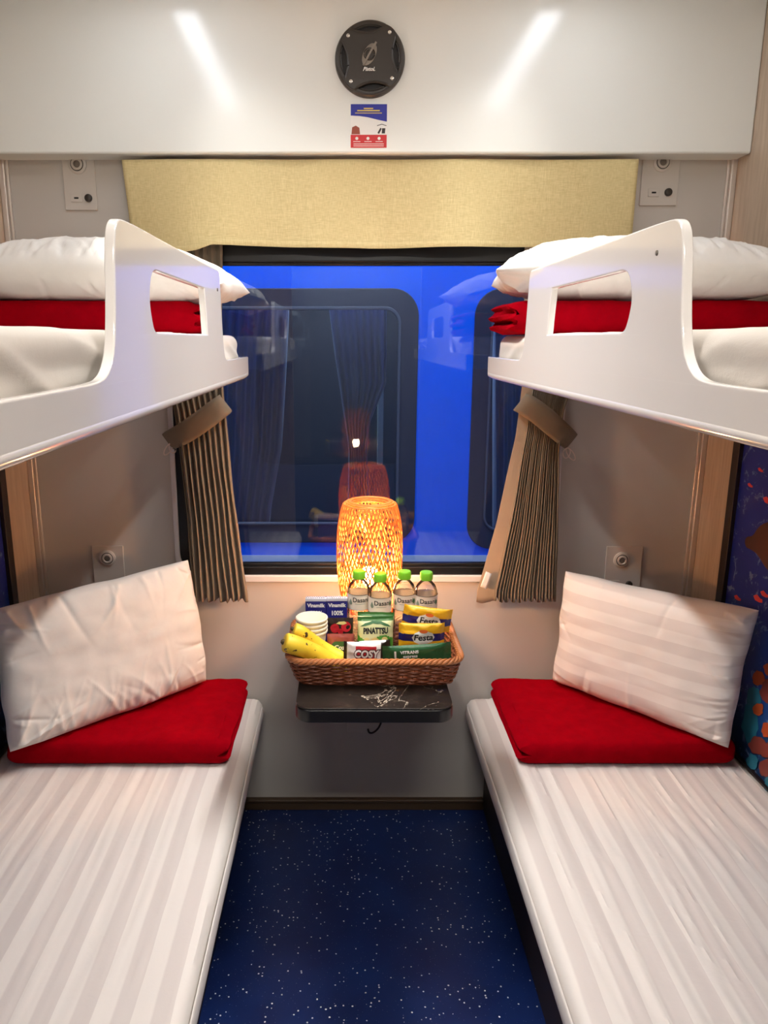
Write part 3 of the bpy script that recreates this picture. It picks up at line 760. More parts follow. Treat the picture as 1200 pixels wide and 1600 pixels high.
# ------------------------------------------------------------------ socket plates
def socket_plate(x0, x1, z0, z1, ring, usb, btn, label, group, rr=.0185):
    r = thing('socket_plate', label, 'socket panel', ((x0 + x1) / 2, 0, z0), group)
    plate(rrect(x0, z0, x1, z1, .002, 2), [], .006, 'Y', -.006, .0012).build('faceplate', 'plate', r)
    L_ = MB(); L_.lathe([(rr * 1.35, 0), (rr * 1.33, .004), (rr * 1.05, .007), (rr * .98, .007), (rr * .94, .0045), (rr * .86, .0045)], 40, (ring[0], -.005, ring[1]), 'Y'); lamp_ = L_.build('reading_light', 'plate', r)
    L_ = MB(); L_.lathe([(rr * .98, .004), (rr * .98, .0062), (rr * .86, .0062), (rr * .86, .004)], 40, (ring[0], -.0052, ring[1]), 'Y'); L_.build('dark_ring', 'black_plastic', lamp_)
    L_ = MB(); L_.lathe([(rr * .84, .003), (rr * .82, .009), (rr * .56, .010), (rr * .5, .007)], 40, (ring[0], -.005, ring[1]), 'Y'); L_.build('bezel', 'plate', lamp_)
    L_ = MB(); L_.lathe([(rr * .52, .004), (rr * .5, .0075), (rr * .25, .0085), (.0005, .0085)], 24, (ring[0], -.005, ring[1]), 'Y'); L_.build('lens', 'ring', lamp_)
    if usb:
        u_ = plate(rrect(usb[0] - .0155, usb[1] - .0105, usb[0] + .0155, usb[1] + .0105, .0015, 2), [], .003, 'Y', -.0085, .0008).build('usb_socket', 'plate', r)
        c_ = MB(); c_.rbox((usb[0] - .006, -.0092, usb[1] - .0022), (usb[0] + .006, -.008, usb[1] + .0022), .0003); c_.build('usb_port', 'black_deep', u_)
    if btn:
        c_ = MB(); c_.lathe([(.0105, 0), (.0105, .005), (.009, .008), (.004, .0095), (.0005, .0095)], 28, (btn[0], -.005, btn[1]), 'Y'); c_.build('button', 'black_plastic', r)
    return r
socket_plate(-.834, -.746, 1.868, 2.03, (-.792, 1.985), (-.801, 1.899), (-.768, 1.899), 'grey plate with reading light and black button above the left upper berth', 'reading light plates')
socket_plate(.750, .852, 1.880, 2.03, (.803, 1.99), (.786, 1.913), (.826, 1.914), 'grey plate with reading light and black button above the right upper berth', 'reading light plates')
socket_plate(-.836, -.741, .745, .906, (-.789, .868), (-.803, .775), (-.768, .775), 'grey plate with reading light above the left lower pillow', 'reading light plates')
socket_plate(.738, .848, .745, .904, (.785, .862), (.768, .786), (.814, .784), 'grey plate with reading light above the right lower pillow', 'reading light plates')
r = thing('wall_socket', 'small power socket with black cable on the wall under the table', 'socket', (0, 0, .28))
plate(rrect(-.055, .278, .07, .345, .003, 3), [], .006, 'Y', -.006, .0015).build('faceplate', 'plate', r)
b = MB(); b.tube(chaikin([(.012, -.008, .292), (.015, -.025, .288), (.03, -.03, .292), (.05, -.026, .312), (.062, -.02, .36), (.05, -.02, .50), (.03, -.03, .62), (.03, -.05, .70)], 2, False), .0032, 8); b.build('cable', 'cable', r)

# ------------------------------------------------------------------ murals on the side walls
for k, sd in enumerate((-1, 1)):
    mu = thing('mural', 'framed underwater picture with %s on the %s side wall' % (('green reef', 'sea turtle and coral')[k], ('left', 'right')[k]), 'picture', (sd * RX, -1.0, .43), 'berth pictures')
    y0, y1, z0, z1 = -.19, -1.95, .425, 1.40
    fr = plate([(y1, z0), (y0, z0), (y0, z1), (y1, z1)], [[(y1 + .034, z0 + .002), (y0 - .034, z0 + .002), (y0 - .034, z1 - .03), (y1 + .034, z1 - .03)]], .016, 'X', sd * RX, .002, -sd)
    fr.build('frame', 'mural_frame', mu)
    xs = sorted((sd * (RX - .004), sd * RX)); b = MB(); b.rbox((xs[0], y1 + .03, z0), (xs[1], y0 - .03, z1 - .025), 0); pr = b.build('print', 'mural', mu)
    def spot(pts, mat, name, lift=.0046):
        b_ = MB(); b_.prism([(p.y, p.z) for p in pts], sd * (RX - lift), sd * (RX - lift + .0004), 'X'); b_.build(name, mat, pr)
    XP = sd * (RX - .0046)
    if sd > 0:
        T_ = [U(x, y, X=XP) for x, y in chaikin([(1163, 846), (1167, 838), (1176, 838), (1183, 826), (1192, 818), (1206, 814), (1230, 815), (1260, 830), (1290, 850), (1290, 930), (1250, 925), (1215, 905), (1196, 888), (1184, 866), (1172, 858), (1166, 856)], 2)]
        spot(T_, 'turtle', 'turtle_figure')
        for fx, fy, s_ in ((1188, 734, 4), (1172, 758, 4), (1199, 782, 7), (1152, 934, 5), (1184, 935, 7), (1194, 928, 6), (1214, 760, 6), (1225, 700, 5)):
            spot([U(fx + a * s_, fy + c * s_, X=XP) for a, c in ((-1, -.6), (-.2, -.9), (.6, .1), (1.0, .2), (1.0, 1.0), (.3, .9), (-.6, .4))], 'fish', 'fish_figure')
        def blob(cx, cy, rx, ry, mat, name, seed, lift):
            P_ = [(cx + rx * math.cos(a) * (1 + .35 * noise.noise(Vector((math.cos(a) * 2, math.sin(a) * 2, seed)))), cy + ry * math.sin(a) * (1 + .35 * noise.noise(Vector((math.cos(a) * 2, math.sin(a) * 2, seed + 5))))) for a in [2 * PI * j / 24 for j in range(24)]]
            spot([U(x, y, X=sd * (RX - lift)) for x, y in P_], mat, name, lift)
        i = 0
        for cx, cy, rx, ry, mat in ((1178, 1092, 11, 20, 'teal'), (1185, 1060, 10, 11, 'coral'), (1172, 1130, 12, 30, 'teal'), (1200, 1080, 12, 18, 'coral_red'), (1185, 1108, 8, 10, 'coral'), (1200, 1045, 8, 9, 'coral'), (1198, 1140, 9, 12, 'coral'),
                                    (1183, 1165, 13, 14, 'coral_red'), (1199, 1172, 12, 13, 'coral_red'), (1196, 1200, 11, 14, 'coral_red'), (1175, 1190, 9, 12, 'teal'), (1204, 1225, 10, 12, 'teal'), (1222, 1120, 14, 30, 'teal'), (1225, 1190, 16, 22, 'coral'), (1240, 1090, 14, 20, 'coral_red')):
            blob(cx, cy, rx, ry, mat, 'coral_figure', i * 3.1, .0046 + .0003 * i); i += 1
    else:
        for i, (yy, zz, s_, mat) in enumerate(((-.30, .62, .05, 'teal'), (-.40, .55, .06, 'coral_red'), (-.33, .86, .05, 'teal'), (-.5, .7, .07, 'teal'), (-.62, .6, .06, 'coral'))):
            spot([Vector((0, yy + s_ * math.cos(a) * (1 + .4 * noise.noise(Vector((math.cos(a) * 2, math.sin(a) * 2, i))) ), zz + s_ * 1.3 * math.sin(a))) for a in [2 * PI * j / 24 for j in range(24)]], mat, 'coral_figure', .0046 + .0003 * i)

# ------------------------------------------------------------------ table
TZ = .738; TY = -.719
xl, xr = U(460, 1108, Z=TZ).x, U(711, 1108, Z=TZ).x
tb_ = thing('table', 'small fixed table with black marble top under the window', 'table', ((xl + xr) / 2, -.3, TZ - .1))
def tshape(ins):
    r = .035 - ins; P = [(xl + ins, 0)]
    for cx, a0 in ((xl + .035, 180), (xr - .035, 270)):
        for k in range(9):
            a = math.radians(a0 + 90 * k / 8); P.append((cx + r * math.cos(a), TY + .035 + r * math.sin(a)))
    return P + [(xr - ins, 0)]
plate(tshape(.0015), [], .003, 'Z', TZ - .003, .001).build('tabletop', 'marble', tb_)
plate(tshape(0), [], .031, 'Z', TZ - .0345, .004).build('edge_band', 'black_edge', tb_)
for x in ((xl + xr) / 2 - .10, (xl + xr) / 2 + .10):
    b = MB(); b.prism([(-.001, TZ - .035), (-.45, TZ - .035), (-.45, TZ - .05), (-.03, TZ - .22), (-.001, TZ - .22)], x - .006, x + .006, 'X'); b.build('bracket', 'black_edge', tb_)

# ------------------------------------------------------------------ basket
BZ = TZ + .001
def bk(px, py, Y): return U(px, py, Y=Y)
fx0, fx1 = bk(449, 1034, -.632).x, bk(723, 1034, -.632).x      # rim at the front
bx0, bx1 = -.235, .215
RIMZ = .809
def bloop(h, n=240):
    """rounded rectangle at height fraction h: flares towards the rim"""
    e = h ** .85
    x0, x1 = -.172 + (fx0 + .172) * e, .190 + (fx1 - .190) * e
    y0, y1 = -.606 + (-.635 + .606) * e, -.385 + (-.362 + .385) * e
    r = .03 + .012 * h; L = rrect(x0, y0, x1, y1, r, 8); out = []
    per = [math.dist(L[i], L[(i + 1) % len(L)]) for i in range(len(L))]; tot = sum(per)
    for k in range(n):
        s_ = tot * k / n; i = 0
        while s_ > per[i]: s_ -= per[i]; i += 1
        a, c = L[i], L[(i + 1) % len(L)]; t = s_ / per[i]; out.append((a[0] + (c[0] - a[0]) * t, a[1] + (c[1] - a[1]) * t))
    return out
bkroot = thing('wicker_basket', 'brown wicker basket full of snacks on the marble table', 'basket', (0, -.5, TZ))
NST = 48; rows = 11
def out_n(L, i):
    a, c = Vector(L[i - 1]), Vector(L[(i + 1) % len(L)]); t = (c - a).normalized(); return Vector((t.y, -t.x))
b = MB()
for rw in range(rows):
    h = (rw + .35) / rows; L = bloop(h); P = []
    for i, (x, y) in enumerate(L):
        n_ = out_n(L, i); w = .0034 * math.cos(PI * NST * i / len(L) * 1.0 + PI * rw)
        P.append((x + n_.x * w, y + n_.y * w, BZ + .004 + h * (RIMZ - TZ - .008) + .0006 * math.sin(i * .21 + rw * 2)))
    b.tube(P, .0029, 6, True)
b.build('woven_side', 'wicker', bkroot)
b = MB()
for s_ in range(NST):
    i = int(240 * s_ / NST); P = []
    for k in range(5):
        h = k / 4; x, y = bloop(h)[i]; P.append((x, y, BZ + .002 + h * (RIMZ - TZ - .004)))
    b.tube(P, .0018, 6)
b.build('stake', 'wicker', bkroot)
b = MB(); L = bloop(1.0, 480)
for s_ in range(4):
    P = []
    for i, (x, y) in enumerate(L):
        n_ = out_n(L, i); a = 2 * PI * (26 * i / len(L) + s_ / 4)
        P.append((x + n_.x * .0055 * math.cos(a), y + n_.y * .0055 * math.cos(a), RIMZ + .0045 * math.sin(a)))
    b.tube(P, .0036, 7, True)
b.build('braided_rim', 'wicker_rim', bkroot)
b = MB(); L = bloop(0)
b.prism(L, BZ, BZ + .005, 'Z'); b.build('bottom', 'wicker', bkroot)
FZ = BZ + .0055

# ------------------------------------------------------------------ bamboo lamp
LX, LY = .004, -.262
lm = thing('table_lamp', 'glowing woven bamboo lamp behind the bottles on the table', 'lamp', (LX, LY, TZ))
zt_, zb__ = 1.094, .775
def lr(z):
    t = (z - .965) / (zt_ - .965) if z > .965 else (z - .965) / (.965 - zb__)
    return .0875 * (1 - .19 * abs(t) ** 2.6) if z > .965 else .0875 * (1 - .30 * abs(t) ** 2.2)
b = MB(); NS = 46; SEG = 44; random.seed(3)
for dr in (-1, 1):
    for s_ in range(NS):
        a0 = 2 * PI * s_ / NS + random.uniform(-.012, .012); rings = []
        for k in range(SEG + 1):
            t = k / SEG; z = zt_ + (zb__ - zt_) * t; a = a0 + dr * (1.25 * t + .025 * math.sin(t * 9 + s_))
            r = lr(z) + .0009 * dr
            c_, n2 = Vector((LX + r * math.cos(a), LY + r * math.sin(a), z)), Vector((math.cos(a), math.sin(a), 0))
            tg = Vector((-math.sin(a), math.cos(a), 0)); w = .0023
            rings += [c_ - tg * w, c_ - tg * w * .4 + n2 * .0009, c_ + tg * w * .4 + n2 * .0009, c_ + tg * w, c_ - n2 * .0003]
        fs = [(k * 5 + j, k * 5 + (j + 1) % 5, k * 5 + 5 + (j + 1) % 5, k * 5 + 5 + j) for k in range(SEG) for j in range(5)]
        b.add(rings, fs)
# turned-in top: close-set strips over a ring
for k in range(6):
    t = k / 5; r = lr(zt_) - .002 - .022 * math.sin(t * PI / 2); z = zt_ + .009 * math.sin(t * PI) - .004 * t
    b.tube([(LX + (r + .0008 * math.sin(a * 42)) * math.cos(a), LY + (r + .0008 * math.sin(a * 42)) * math.sin(a), z) for a in [2 * PI * j / 84 for j in range(84)]], .0026, 6, True)
b.tube([(LX + lr(zb__) * math.cos(a), LY + lr(zb__) * math.sin(a), zb__) for a in [2 * PI * j / 60 for j in range(60)]], .003, 6, True)
b.build('lamp_shade', 'bamboo', lm, angle=180)
b = MB(); b.lathe([(.058, TZ + .001), (.060, TZ + .006), (.058, TZ + .022), (.056, TZ + .030), (.020, TZ + .034)], 40, (LX, LY, 0)); b.build('lamp_base', 'lamp_base', lm)
b = MB(); b.lathe([(.006, TZ + .03), (.006, TZ + .09), (.015, TZ + .095), (.016, TZ + .125), (.013, TZ + .13)], 24, (LX, LY, 0)); b.build('lamp_holder', 'lamp_base', lm)
BUZ = .893
b = MB(); b.lathe([(.0125, BUZ - .026), (.014, BUZ - .022), (.021, BUZ - .01), (.024, BUZ + .002), (.022, BUZ + .014), (.014, BUZ + .023), (.001, BUZ + .0265)], 24, (LX, LY, 0)); b.build('light_bulb', 'bulb', lm)

# ------------------------------------------------------------------ bottles
BH = .207
bt = thing('water_bottle', 'x', 'bottle', (0, 0, 0), 'water bottles', rot=(0, 0, 0))
prof = [(.024, 0), (.0275, .003), (.0292, .008), (.0292, .05), (.0275, .058), (.0292, .066), (.0292, .152), (.0280, .160), (.0235, .172), (.017, .180), (.0135, .184), (.0132, .190), (.0132, .198)]
b = MB(); b.lathe(prof, 40); b.build('bottle_body', 'clear', bt)
wp = [(.022, .002), (.0265, .005), (.0284, .009), (.0284, .05), (.0267, .058), (.0284, .066), (.0284, .152), (.0272, .160), (.0258, .165), (.0005, .165)]
b = MB(); b.lathe(wp, 40); b.build('water', 'water', bt)
b = MB(); b.lathe([(.0158, .187), (.0160, .188), (.0160, .2045), (.0145, .207), (.001, .207)], 36)
for j in range(30):
    a = 2 * PI * j / 30; b.tube([(.016 * math.cos(a), .016 * math.sin(a), .189), (.016 * math.cos(a), .016 * math.sin(a), .204)], .0005, 4)
b.build('cap', 'green_cap', bt)
b = MB(); b.grid(lambda u, v: (.02955 * math.cos(2 * PI * u), .02955 * math.sin(2 * PI * u), .110 + .041 * v), 64, 4, cu=True); lb = b.build('paper_label', 'label', bt)
for zz_, r_ in ((.1505, .0006), (.1105, .0004)):
    b = MB(); b.tube([(.0297 * math.cos(2 * PI * j / 64), .0297 * math.sin(2 * PI * j / 64), zz_) for j in range(64)], r_, 5, True); b.build('label_border', 'ink', lb)
def wrap(vs, fs, cx, cz, step=.003, r=.0298):
    vs, fs = subdiv2d(vs, fs, step)
    return MB().add([(r * math.sin((x + cx) / r), -r * math.cos((x + cx) / r), z + cz) for x, z in vs], fs)
b = wrap(*text2d('Dasani', .0165, .0003), .002, .137); b.build('lettering', 'ink', lb)
st = [((.0075 if j % 2 == 0 else .0042) * math.cos(PI * j / 8 + .2), (.0085 if j % 2 == 0 else .0045) * math.sin(PI * j / 8 + .2)) for j in range(16)]
b = wrap(*poly(st), .0265, .134, r=.0300); b.build('leaf_mark', 'leaf_ink', lb)
dr_ = [(0, .009), (.002, .005), (.0045, 0), (.005, -.003), (.0035, -.0065), (0, -.008), (-.0035, -.0065), (-.005, -.003), (-.0045, 0), (-.002, .005)]
b = wrap(*poly(dr_), -.0265, .131, r=.0299); b.build('drop_mark', 'drop_ink', lb)
b = wrap(*poly([(-.014, -.0004), (.012, -.0004), (.012, .0006), (-.014, .0006)]), 0, .127); b.build('small_print', 'drop_ink', lb)
BY = -.398
pos = []
for px, Yb in ((561, BY), (594, BY - .024), (632, BY - .004), (666, BY - .012)):
    q = U(px, 905, Y=Yb); pos.append((q.x, Yb, FZ))
labs = ['clear water bottle with green cap beside the blue milk cartons', 'water bottle with green cap right behind the green peanut bag', 'water bottle with green cap behind the left end of the yellow packets', 'water bottle with green cap nearest the right end of the basket']
bt.location = pos[0]; bt['label'] = labs[0]; bt.rotation_euler = (0, 0, .1)
for p_, l_, a in zip(pos[1:], labs[1:], (.12, -.02, .05)): dup(bt, p_, (0, 0, a), l_)

# ------------------------------------------------------------------ milk cartons
def sc_at(Y, py): # metres per photo pixel at that depth
    q0, q1 = U(540, py, Y=Y), U(640, py, Y=Y); return (q1.x - q0.x) / 100
ym = -.425; q0 = U(476.5, 940, Y=ym); q1 = U(510.5, 940, Y=ym); cw = q1.x - q0.x; ch = U(490, 935, Y=ym).z - FZ
mk = thing('milk_carton', 'blue milk carton with silver top at the far left of the basket', 'carton', (0, 0, 0), 'milk cartons', rot=(0, 0, 0))
b = MB(); b.rbox((-cw / 2 + .001, 0, 0), (cw / 2 - .001, .036, ch - .008), .0012); b.build('carton_body', 'milk_blue', mk)
b = MB(); b.rbox((-cw / 2 + .001, -.0008, ch - .008), (cw / 2 - .001, .010, ch), .001)
for j in range(9): b.rbox((-cw / 2 + .003 + j * (cw - .006) / 9, .0, ch - .001), (-cw / 2 + .003 + (j + .55) * (cw - .006) / 9, .004, ch + .004), .0005)
b.build('folded_top', 'silver', mk)
vs, fs = text2d('Vinamilk', .0135, .0005, 0, .92); b = MB().add([(x, -.0006, z + ch - .019) for x, z in vs], fs); b.build('lettering', 'white_ink', mk)
vs, fs = text2d('100%', .0165, .0005, 0, .85); b = MB().add([(x, -.0006, z + ch - .040) for x, z in vs], fs); b.build('lettering', 'white_ink', mk)
mk.location = ((q0.x + q1.x) / 2, ym, FZ); 
q = U(526.5, 940, Y=ym + .002); dup(mk, (q.x, ym + .002, FZ), (0, 0, .03), 'blue milk carton beside the leftmost water bottle')
# ------------------------------------------------------------------ paper cups
yc = -.495; q = U(487, 967, Y=yc); cr = sc_at(yc, 967) * 24; ctop = q.z; hc = .086; stp = .0105
names = ['cream paper cup on top of the nested stack of four', 'second cream paper cup from the top of the nested stack', 'third cream paper cup from the top of the nested stack', 'lowest cream paper cup of the nested stack by the bananas']
cp = None
zc = FZ
for i in range(3, -1, -1):
    if cp is None:
        cp = tag(MB().lathe([(cr * .70, .006), (cr * .70, 0), (cr * .72, 0), (cr * .95, hc - .0035), (cr * 1.02, hc - .0035), (cr * 1.05, hc - .001), (cr * 1.04, hc + .002), (cr * .99, hc + .003), (cr * .945, hc + .0015), (cr * .69, .007), (cr * .1, .007), (.0003, .007)], 48).build('paper_cup', 'paper_cup', angle=60), names[i], 'cup', 'stacked paper cups')
        cp.location = (q.x, yc, zc); o = cp
    else:
        o = cp.copy(); COL.objects.link(o); o.location = (q.x, yc, zc + (3 - i) * stp); o['label'] = names[i]
# ------------------------------------------------------------------ bananas
def banana(path, r, label, flip=False):
    P = chaikin(path, 3, False); n = len(P); rad = []
    ba = thing('banana', label, 'banana', path[0], 'bananas')
    for i in range(n):
        t = i / (n - 1); e = min(1, math.sqrt(max(0, 1 - (1 - t / .14) ** 2)) if t < .14 else 1, math.sqrt(max(0, 1 - (1 - (1 - t) / .3) ** 2)) if t > .7 else 1)
        rad.append(r * max(e, .28))
    b_ = MB(); b_.tube(P, rad, 5 * 4, flat=.95)
    b_.build('peel', 'banana', ba)
    d = (Vector(P[0]) - Vector(P[2])).normalized(); t_ = MB(); t_.tube([Vector(P[0]) - d * .002, Vector(P[0]) + d * .003, Vector(P[0]) + d * .006], [r * .32, r * .26, r * .15], 10); t_.build('tip', 'banana_tip', ba)
banana([tuple(U(443, 1003, Y=-.618)), tuple(U(462, 1008, Y=-.612)), tuple(U(492, 1021, Y=-.592)), tuple(U(520, 1038, Y=-.577)), tuple(U(538, 1050, Y=-.566))], .0235, 'spotted yellow banana lying over the left front of the basket rim')
banana([tuple(U(458, 983, Y=-.560)), tuple(U(471, 988, Y=-.558)), tuple(U(495, 1007, Y=-.545)), tuple(U(520, 1022, Y=-.540)), tuple(U(540, 1030, Y=-.545))], .0175, 'yellow banana tucked behind the spotted banana beside the cups')

# ------------------------------------------------------------------ wrapped snacks
def packmesh(w, h, t, crimp='h', seed=0., n=34, cr=.12, wob=.002):
    """pillow pack, local: x width centred, z 0..h, front towards -Y"""
    def surf(side):
        def fn(a, c_):
            u, v = 2 * a - 1, 2 * c_ - 1
            k, l = (abs(u), abs(v)) if crimp == 'h' else (abs(v), abs(u))
            body = max(0, 1 - max(0, (k - .0) / (1 - cr)) ** 3) if k < 1 - cr else 0
            th = t / 2 * body ** .6 * max(0, 1 - l ** 4) ** .5
            y = -side * (th + (wob * nz((u * 2.2, v * 2.2, side), 1, seed)) * min(1, 3 * (1 - k)))
            if k >= 1 - cr:
                y = -side * .0006 + .0022 * math.sin((k - 1 + cr) * 12) * (1 if k == abs(u) else .5) + .0012 * nz((u * 5, v * 6, 0), 1, seed + 3)
            sh = 1 - .04 * (1 - k ** 2) if crimp == 'h' else 1
            return (w / 2 * u * (1 - (.03 * (1 - k * k) if crimp == 'v' else 0)), y, h / 2 * (1 + v * sh))
        return fn
    b_ = MB(); b_.grid(surf(1), n, n); b_.grid(surf(-1), n, n)
    bb = bmesh.new(); vv = [bb.verts.new(v) for v in b_.v]
    for f in b_.f: bb.faces.new([vv[i] for i in f])
    bmesh.ops.remove_doubles(bb, verts=bb.verts[:], dist=.00015)
    return MB().bm(bb)
def zones(mb, fn):
    mb.mi = [fn(sum(mb.v[i][0] for i in f) / len(f), sum(mb.v[i][2] for i in f) / len(f)) for f in mb.f]; return mb
def place_pack(px0, px1, pytop, Y):
    a, c = U(px0, pytop, Y=Y), U(px1, pytop, Y=Y); return (a.x + c.x) / 2, c.x - a.x, a.z
def badge(w, h, c=.35): return [(-w / 2, 0), (-w / 2 * .78, h / 2 * (1 - c)), (-w / 2 * .5, h / 2 * .8), (-w * .12, h / 2), (w * .12, h / 2), (w / 2 * .5, h / 2 * .8), (w / 2 * .78, h / 2 * (1 - c)), (w / 2, 0), (w / 2 * .78, -h / 2 * (1 - c)), (w / 2 * .5, -h / 2 * .8), (w * .12, -h / 2), (-w * .12, -h / 2), (-w / 2 * .5, -h / 2 * .8), (-w / 2 * .78, -h / 2 * (1 - c))]
# coffee packets, yellow with a navy band
def festa(px0, px1, pytop, Y, rotz, tilt_, label, seed):
    x, w, zt = place_pack(px0, px1, pytop, Y); h = zt - FZ
    r = thing('snack_packet', label, 'packet', (x, Y, FZ), 'yellow snack packets', rot=(tilt_, rotz, 0))
    hb = .062; mb = packmesh(w, hb, .022, 'h', seed, 40, .09, .0035)
    mb.v = [(a, b_, c + h - hb) for a, b_, c in mb.v]; bv = bvh_of(mb); zc_ = h - hb * .52
    zones(mb, lambda X, Z: 1 if abs(Z - zc_ + .002) < .0095 else 0)
    mb.build('wrapper', ['f_yellow', 'f_blue'], r, angle=180)
    bd = decal(bv, *poly(badge(w * .50, .036)), .0006, w * .03, zc_ - .001); bo = bd.build('badge', 'p_white', r)
    decal(bv, *text2d('Festa', .022, .0006, .08), .0011, w * .03, zc_ - .001).build('lettering', 'ink', bo)
    decal(bv, *poly(ellipse(.010, .0045)), .0011, w * .03, zc_ + .0155).build('red_seal', 'p_orange', bo)
    return r
festa(620, 696, 944, -.475, math.radians(7), .10, 'yellow packet with blue band tilted behind its twin', 2.0)
festa(623, 694, 970, -.525, math.radians(0), .10, 'yellow packet with blue band in front at the right of the basket', 6.0)
# peanut bags
def peanut(px0, px1, pytop, Y, label, seed, rotz, txt=True):
    x, w, zt = place_pack(px0, px1, pytop, Y); h = zt - FZ
    r = thing('peanut_bag', label, 'bag', (x, Y, FZ), 'green peanut bags', rot=(.08, rotz, 0))
    mb = packmesh(w, h, .03, 'v', seed, 44, .10, .003); bv = bvh_of(mb)
    zones(mb, lambda X, Z: 2 if Z > h * .93 else 1 if Z > h * .63 + .006 * math.sin(X * 90) else 0)
    mb.build('wrapper', ['f_pea', 'f_cream', 'f_dkgreen'], r, angle=180)
    decal(bv, *text2d('PINATTSU', .0195, .0010, 0, .66), .0008, 0, h * .76).build('lettering', 'ink', r)
    for k in range(3):
        decal(bv, *poly([(-.020, 0), (-.006, .004), (.012, .002), (.02, -.002), (.004, -.003)]), .0006, -.018 + .018 * k, h * (.885 + .02 * (k % 2)), rot=.3 - .3 * k).build('leaf_print', 'p_green', r)
    for dx, dz, s_ in ((-.002, .56, .0105), (.018, .46, .010), (-.02, .46, .009), (.021, .60, .007), (-.022, .60, .006), (.0, .38, .010)):
        decal(bv, *poly(ellipse(s_, s_ * .9, 20)), .0006, dx, h * dz).build('nut_print', 'p_nut', r)
    return r
peanut(557, 614, 954, -.478, 'green peanut bag standing at the back against the bottles', 3.0, .02)
peanut(560, 616, 961, -.512, 'green peanut bag with black lettering in the middle of the basket', 8.0, -.02)
# tea sachets
def sachet(px0, px1, pytop, Y, label, c_, seed, txt, bm_):
    x, w, zt = place_pack(px0, px1, pytop, Y); h = zt - FZ
    r = thing('tea_sachet', label, 'sachet', (x, Y, FZ), 'tea sachets', rot=(.06, 0, 0))
    mb = packmesh(w, h, .010, 'v', seed, 30, .06, .0015); bv = bvh_of(mb)
    zones(mb, lambda X, Z: 1 if Z > h * .955 else 0); mb.build('wrapper', [c_, 'f_black' if c_ == 'f_black' else 'f_rose'], r, angle=180)
    if txt:
        decal(bv, *poly(rrect(-w * .34, -.034, w * .34, .034, .012, 5)), .0005, 0, h - .052).build('badge', 'p_green', r)
        decal(bv, *text2d(txt, .016, .0006, .1), .001, 0, h - .034).build('lettering', 'white_ink', r)
        decal(bv, *poly(ellipse(.010, .013, 20)), .0009, 0, h - .062).build('glass_print', 'p_nut', r)
    else:
        for dx, dz, s_ in ((-.014, .026, .011), (.014, .022, .012), (0, .034, .007)):
            decal(bv, *poly(ellipse(s_, s_ * 1.1, 20)), .0005, dx, h - dz).build('fruit_print', 'f_red', r)
        decal(bv, *poly([(-.013, 0), (-.006, .005), (.008, .006), (.014, .001), (.004, -.003)]), .0006, .002, h - .014).build('leaf_print', 'p_nut', r)
    return r
sachet(512, 552, 964, -.455, 'dark sachet with red fruit print behind the pink one', 'f_black', 1.2, None, None)
sachet(511, 554, 989, -.515, 'brown pink tea sachet with green badge right of the cups', 'f_rose', 4.2, 'Cozy', None)
# cake packets
def cake(px0, px1, pytop, Y, label, seed, rotz):
    x, w, zt = place_pack(px0, px1, pytop, Y); h = zt - FZ; hb = .055
    r = thing('biscuit_packet', label, 'packet', (x, Y, FZ), 'red and white biscuit packets', rot=(.10, rotz, 0))
    mb = packmesh(w, hb, .02, 'h', seed, 40, .10, .002); mb.v = [(a, b_, c + h - hb) for a, b_, c in mb.v]; bv = bvh_of(mb)
    zones(mb, lambda X, Z: 2 if X < -w * .42 or X > w * .36 else 1 if (-w * .22 < X < w * .28 and Z < h - .008) else 0)
    mb.build('wrapper', ['f_white', 'f_red', 'f_black'], r, angle=180)
    decal(bv, *text2d('COSY', .026, .0010, .08, .82), .0012, w * .03, h - .027).build('lettering', 'white_ink', r)
    decal(bv, *text2d('COSY', .026, .0030, .08, .82), .0007, w * .03, h - .027).build('lettering_outline', 'p_black', r)
    return r
cake(560, 612, 998, -.545, 'red biscuit packet mostly hidden behind its twin at the basket front', 5.5, -.05)
cake(536, 602, 1000, -.588, 'red and white biscuit packet at the front centre of the basket', 9.9, .02)
# wet wipe
x, w, zt = place_pack(601, 708, 1003, -.592); h = zt - FZ; hb = .058
r = thing('wipe_packet', 'long green wet wipe packet at the front right of the basket', 'packet', (x, -.592, FZ), None, rot=(.12, -.07, 0))
mb = packmesh(w, hb, .016, 'h', 12.3, 44, .14, .0016); mb.v = [(a, b_, c + h - hb) for a, b_, c in mb.v]; bv = bvh_of(mb)
mb.build('wrapper', 'f_green', r, angle=180)
decal(bv, *text2d('VITRANS', .0105, .0004, 0, 1.0), .0007, -w * .11, h - .0155).build('lettering', 'white_ink', r)
decal(bv, *text2d('express', .0112, .0003, 0, .95), .0007, -w * .10, h - .0255).build('lettering', 'white_ink', r)
decal(bv, *poly([(-.0022, -.010), (.0022, -.010), (.0022, .009), (-.0022, .009)]), .0007, -w * .315, h - .0205).build('logo_bar', 'white_ink', r)

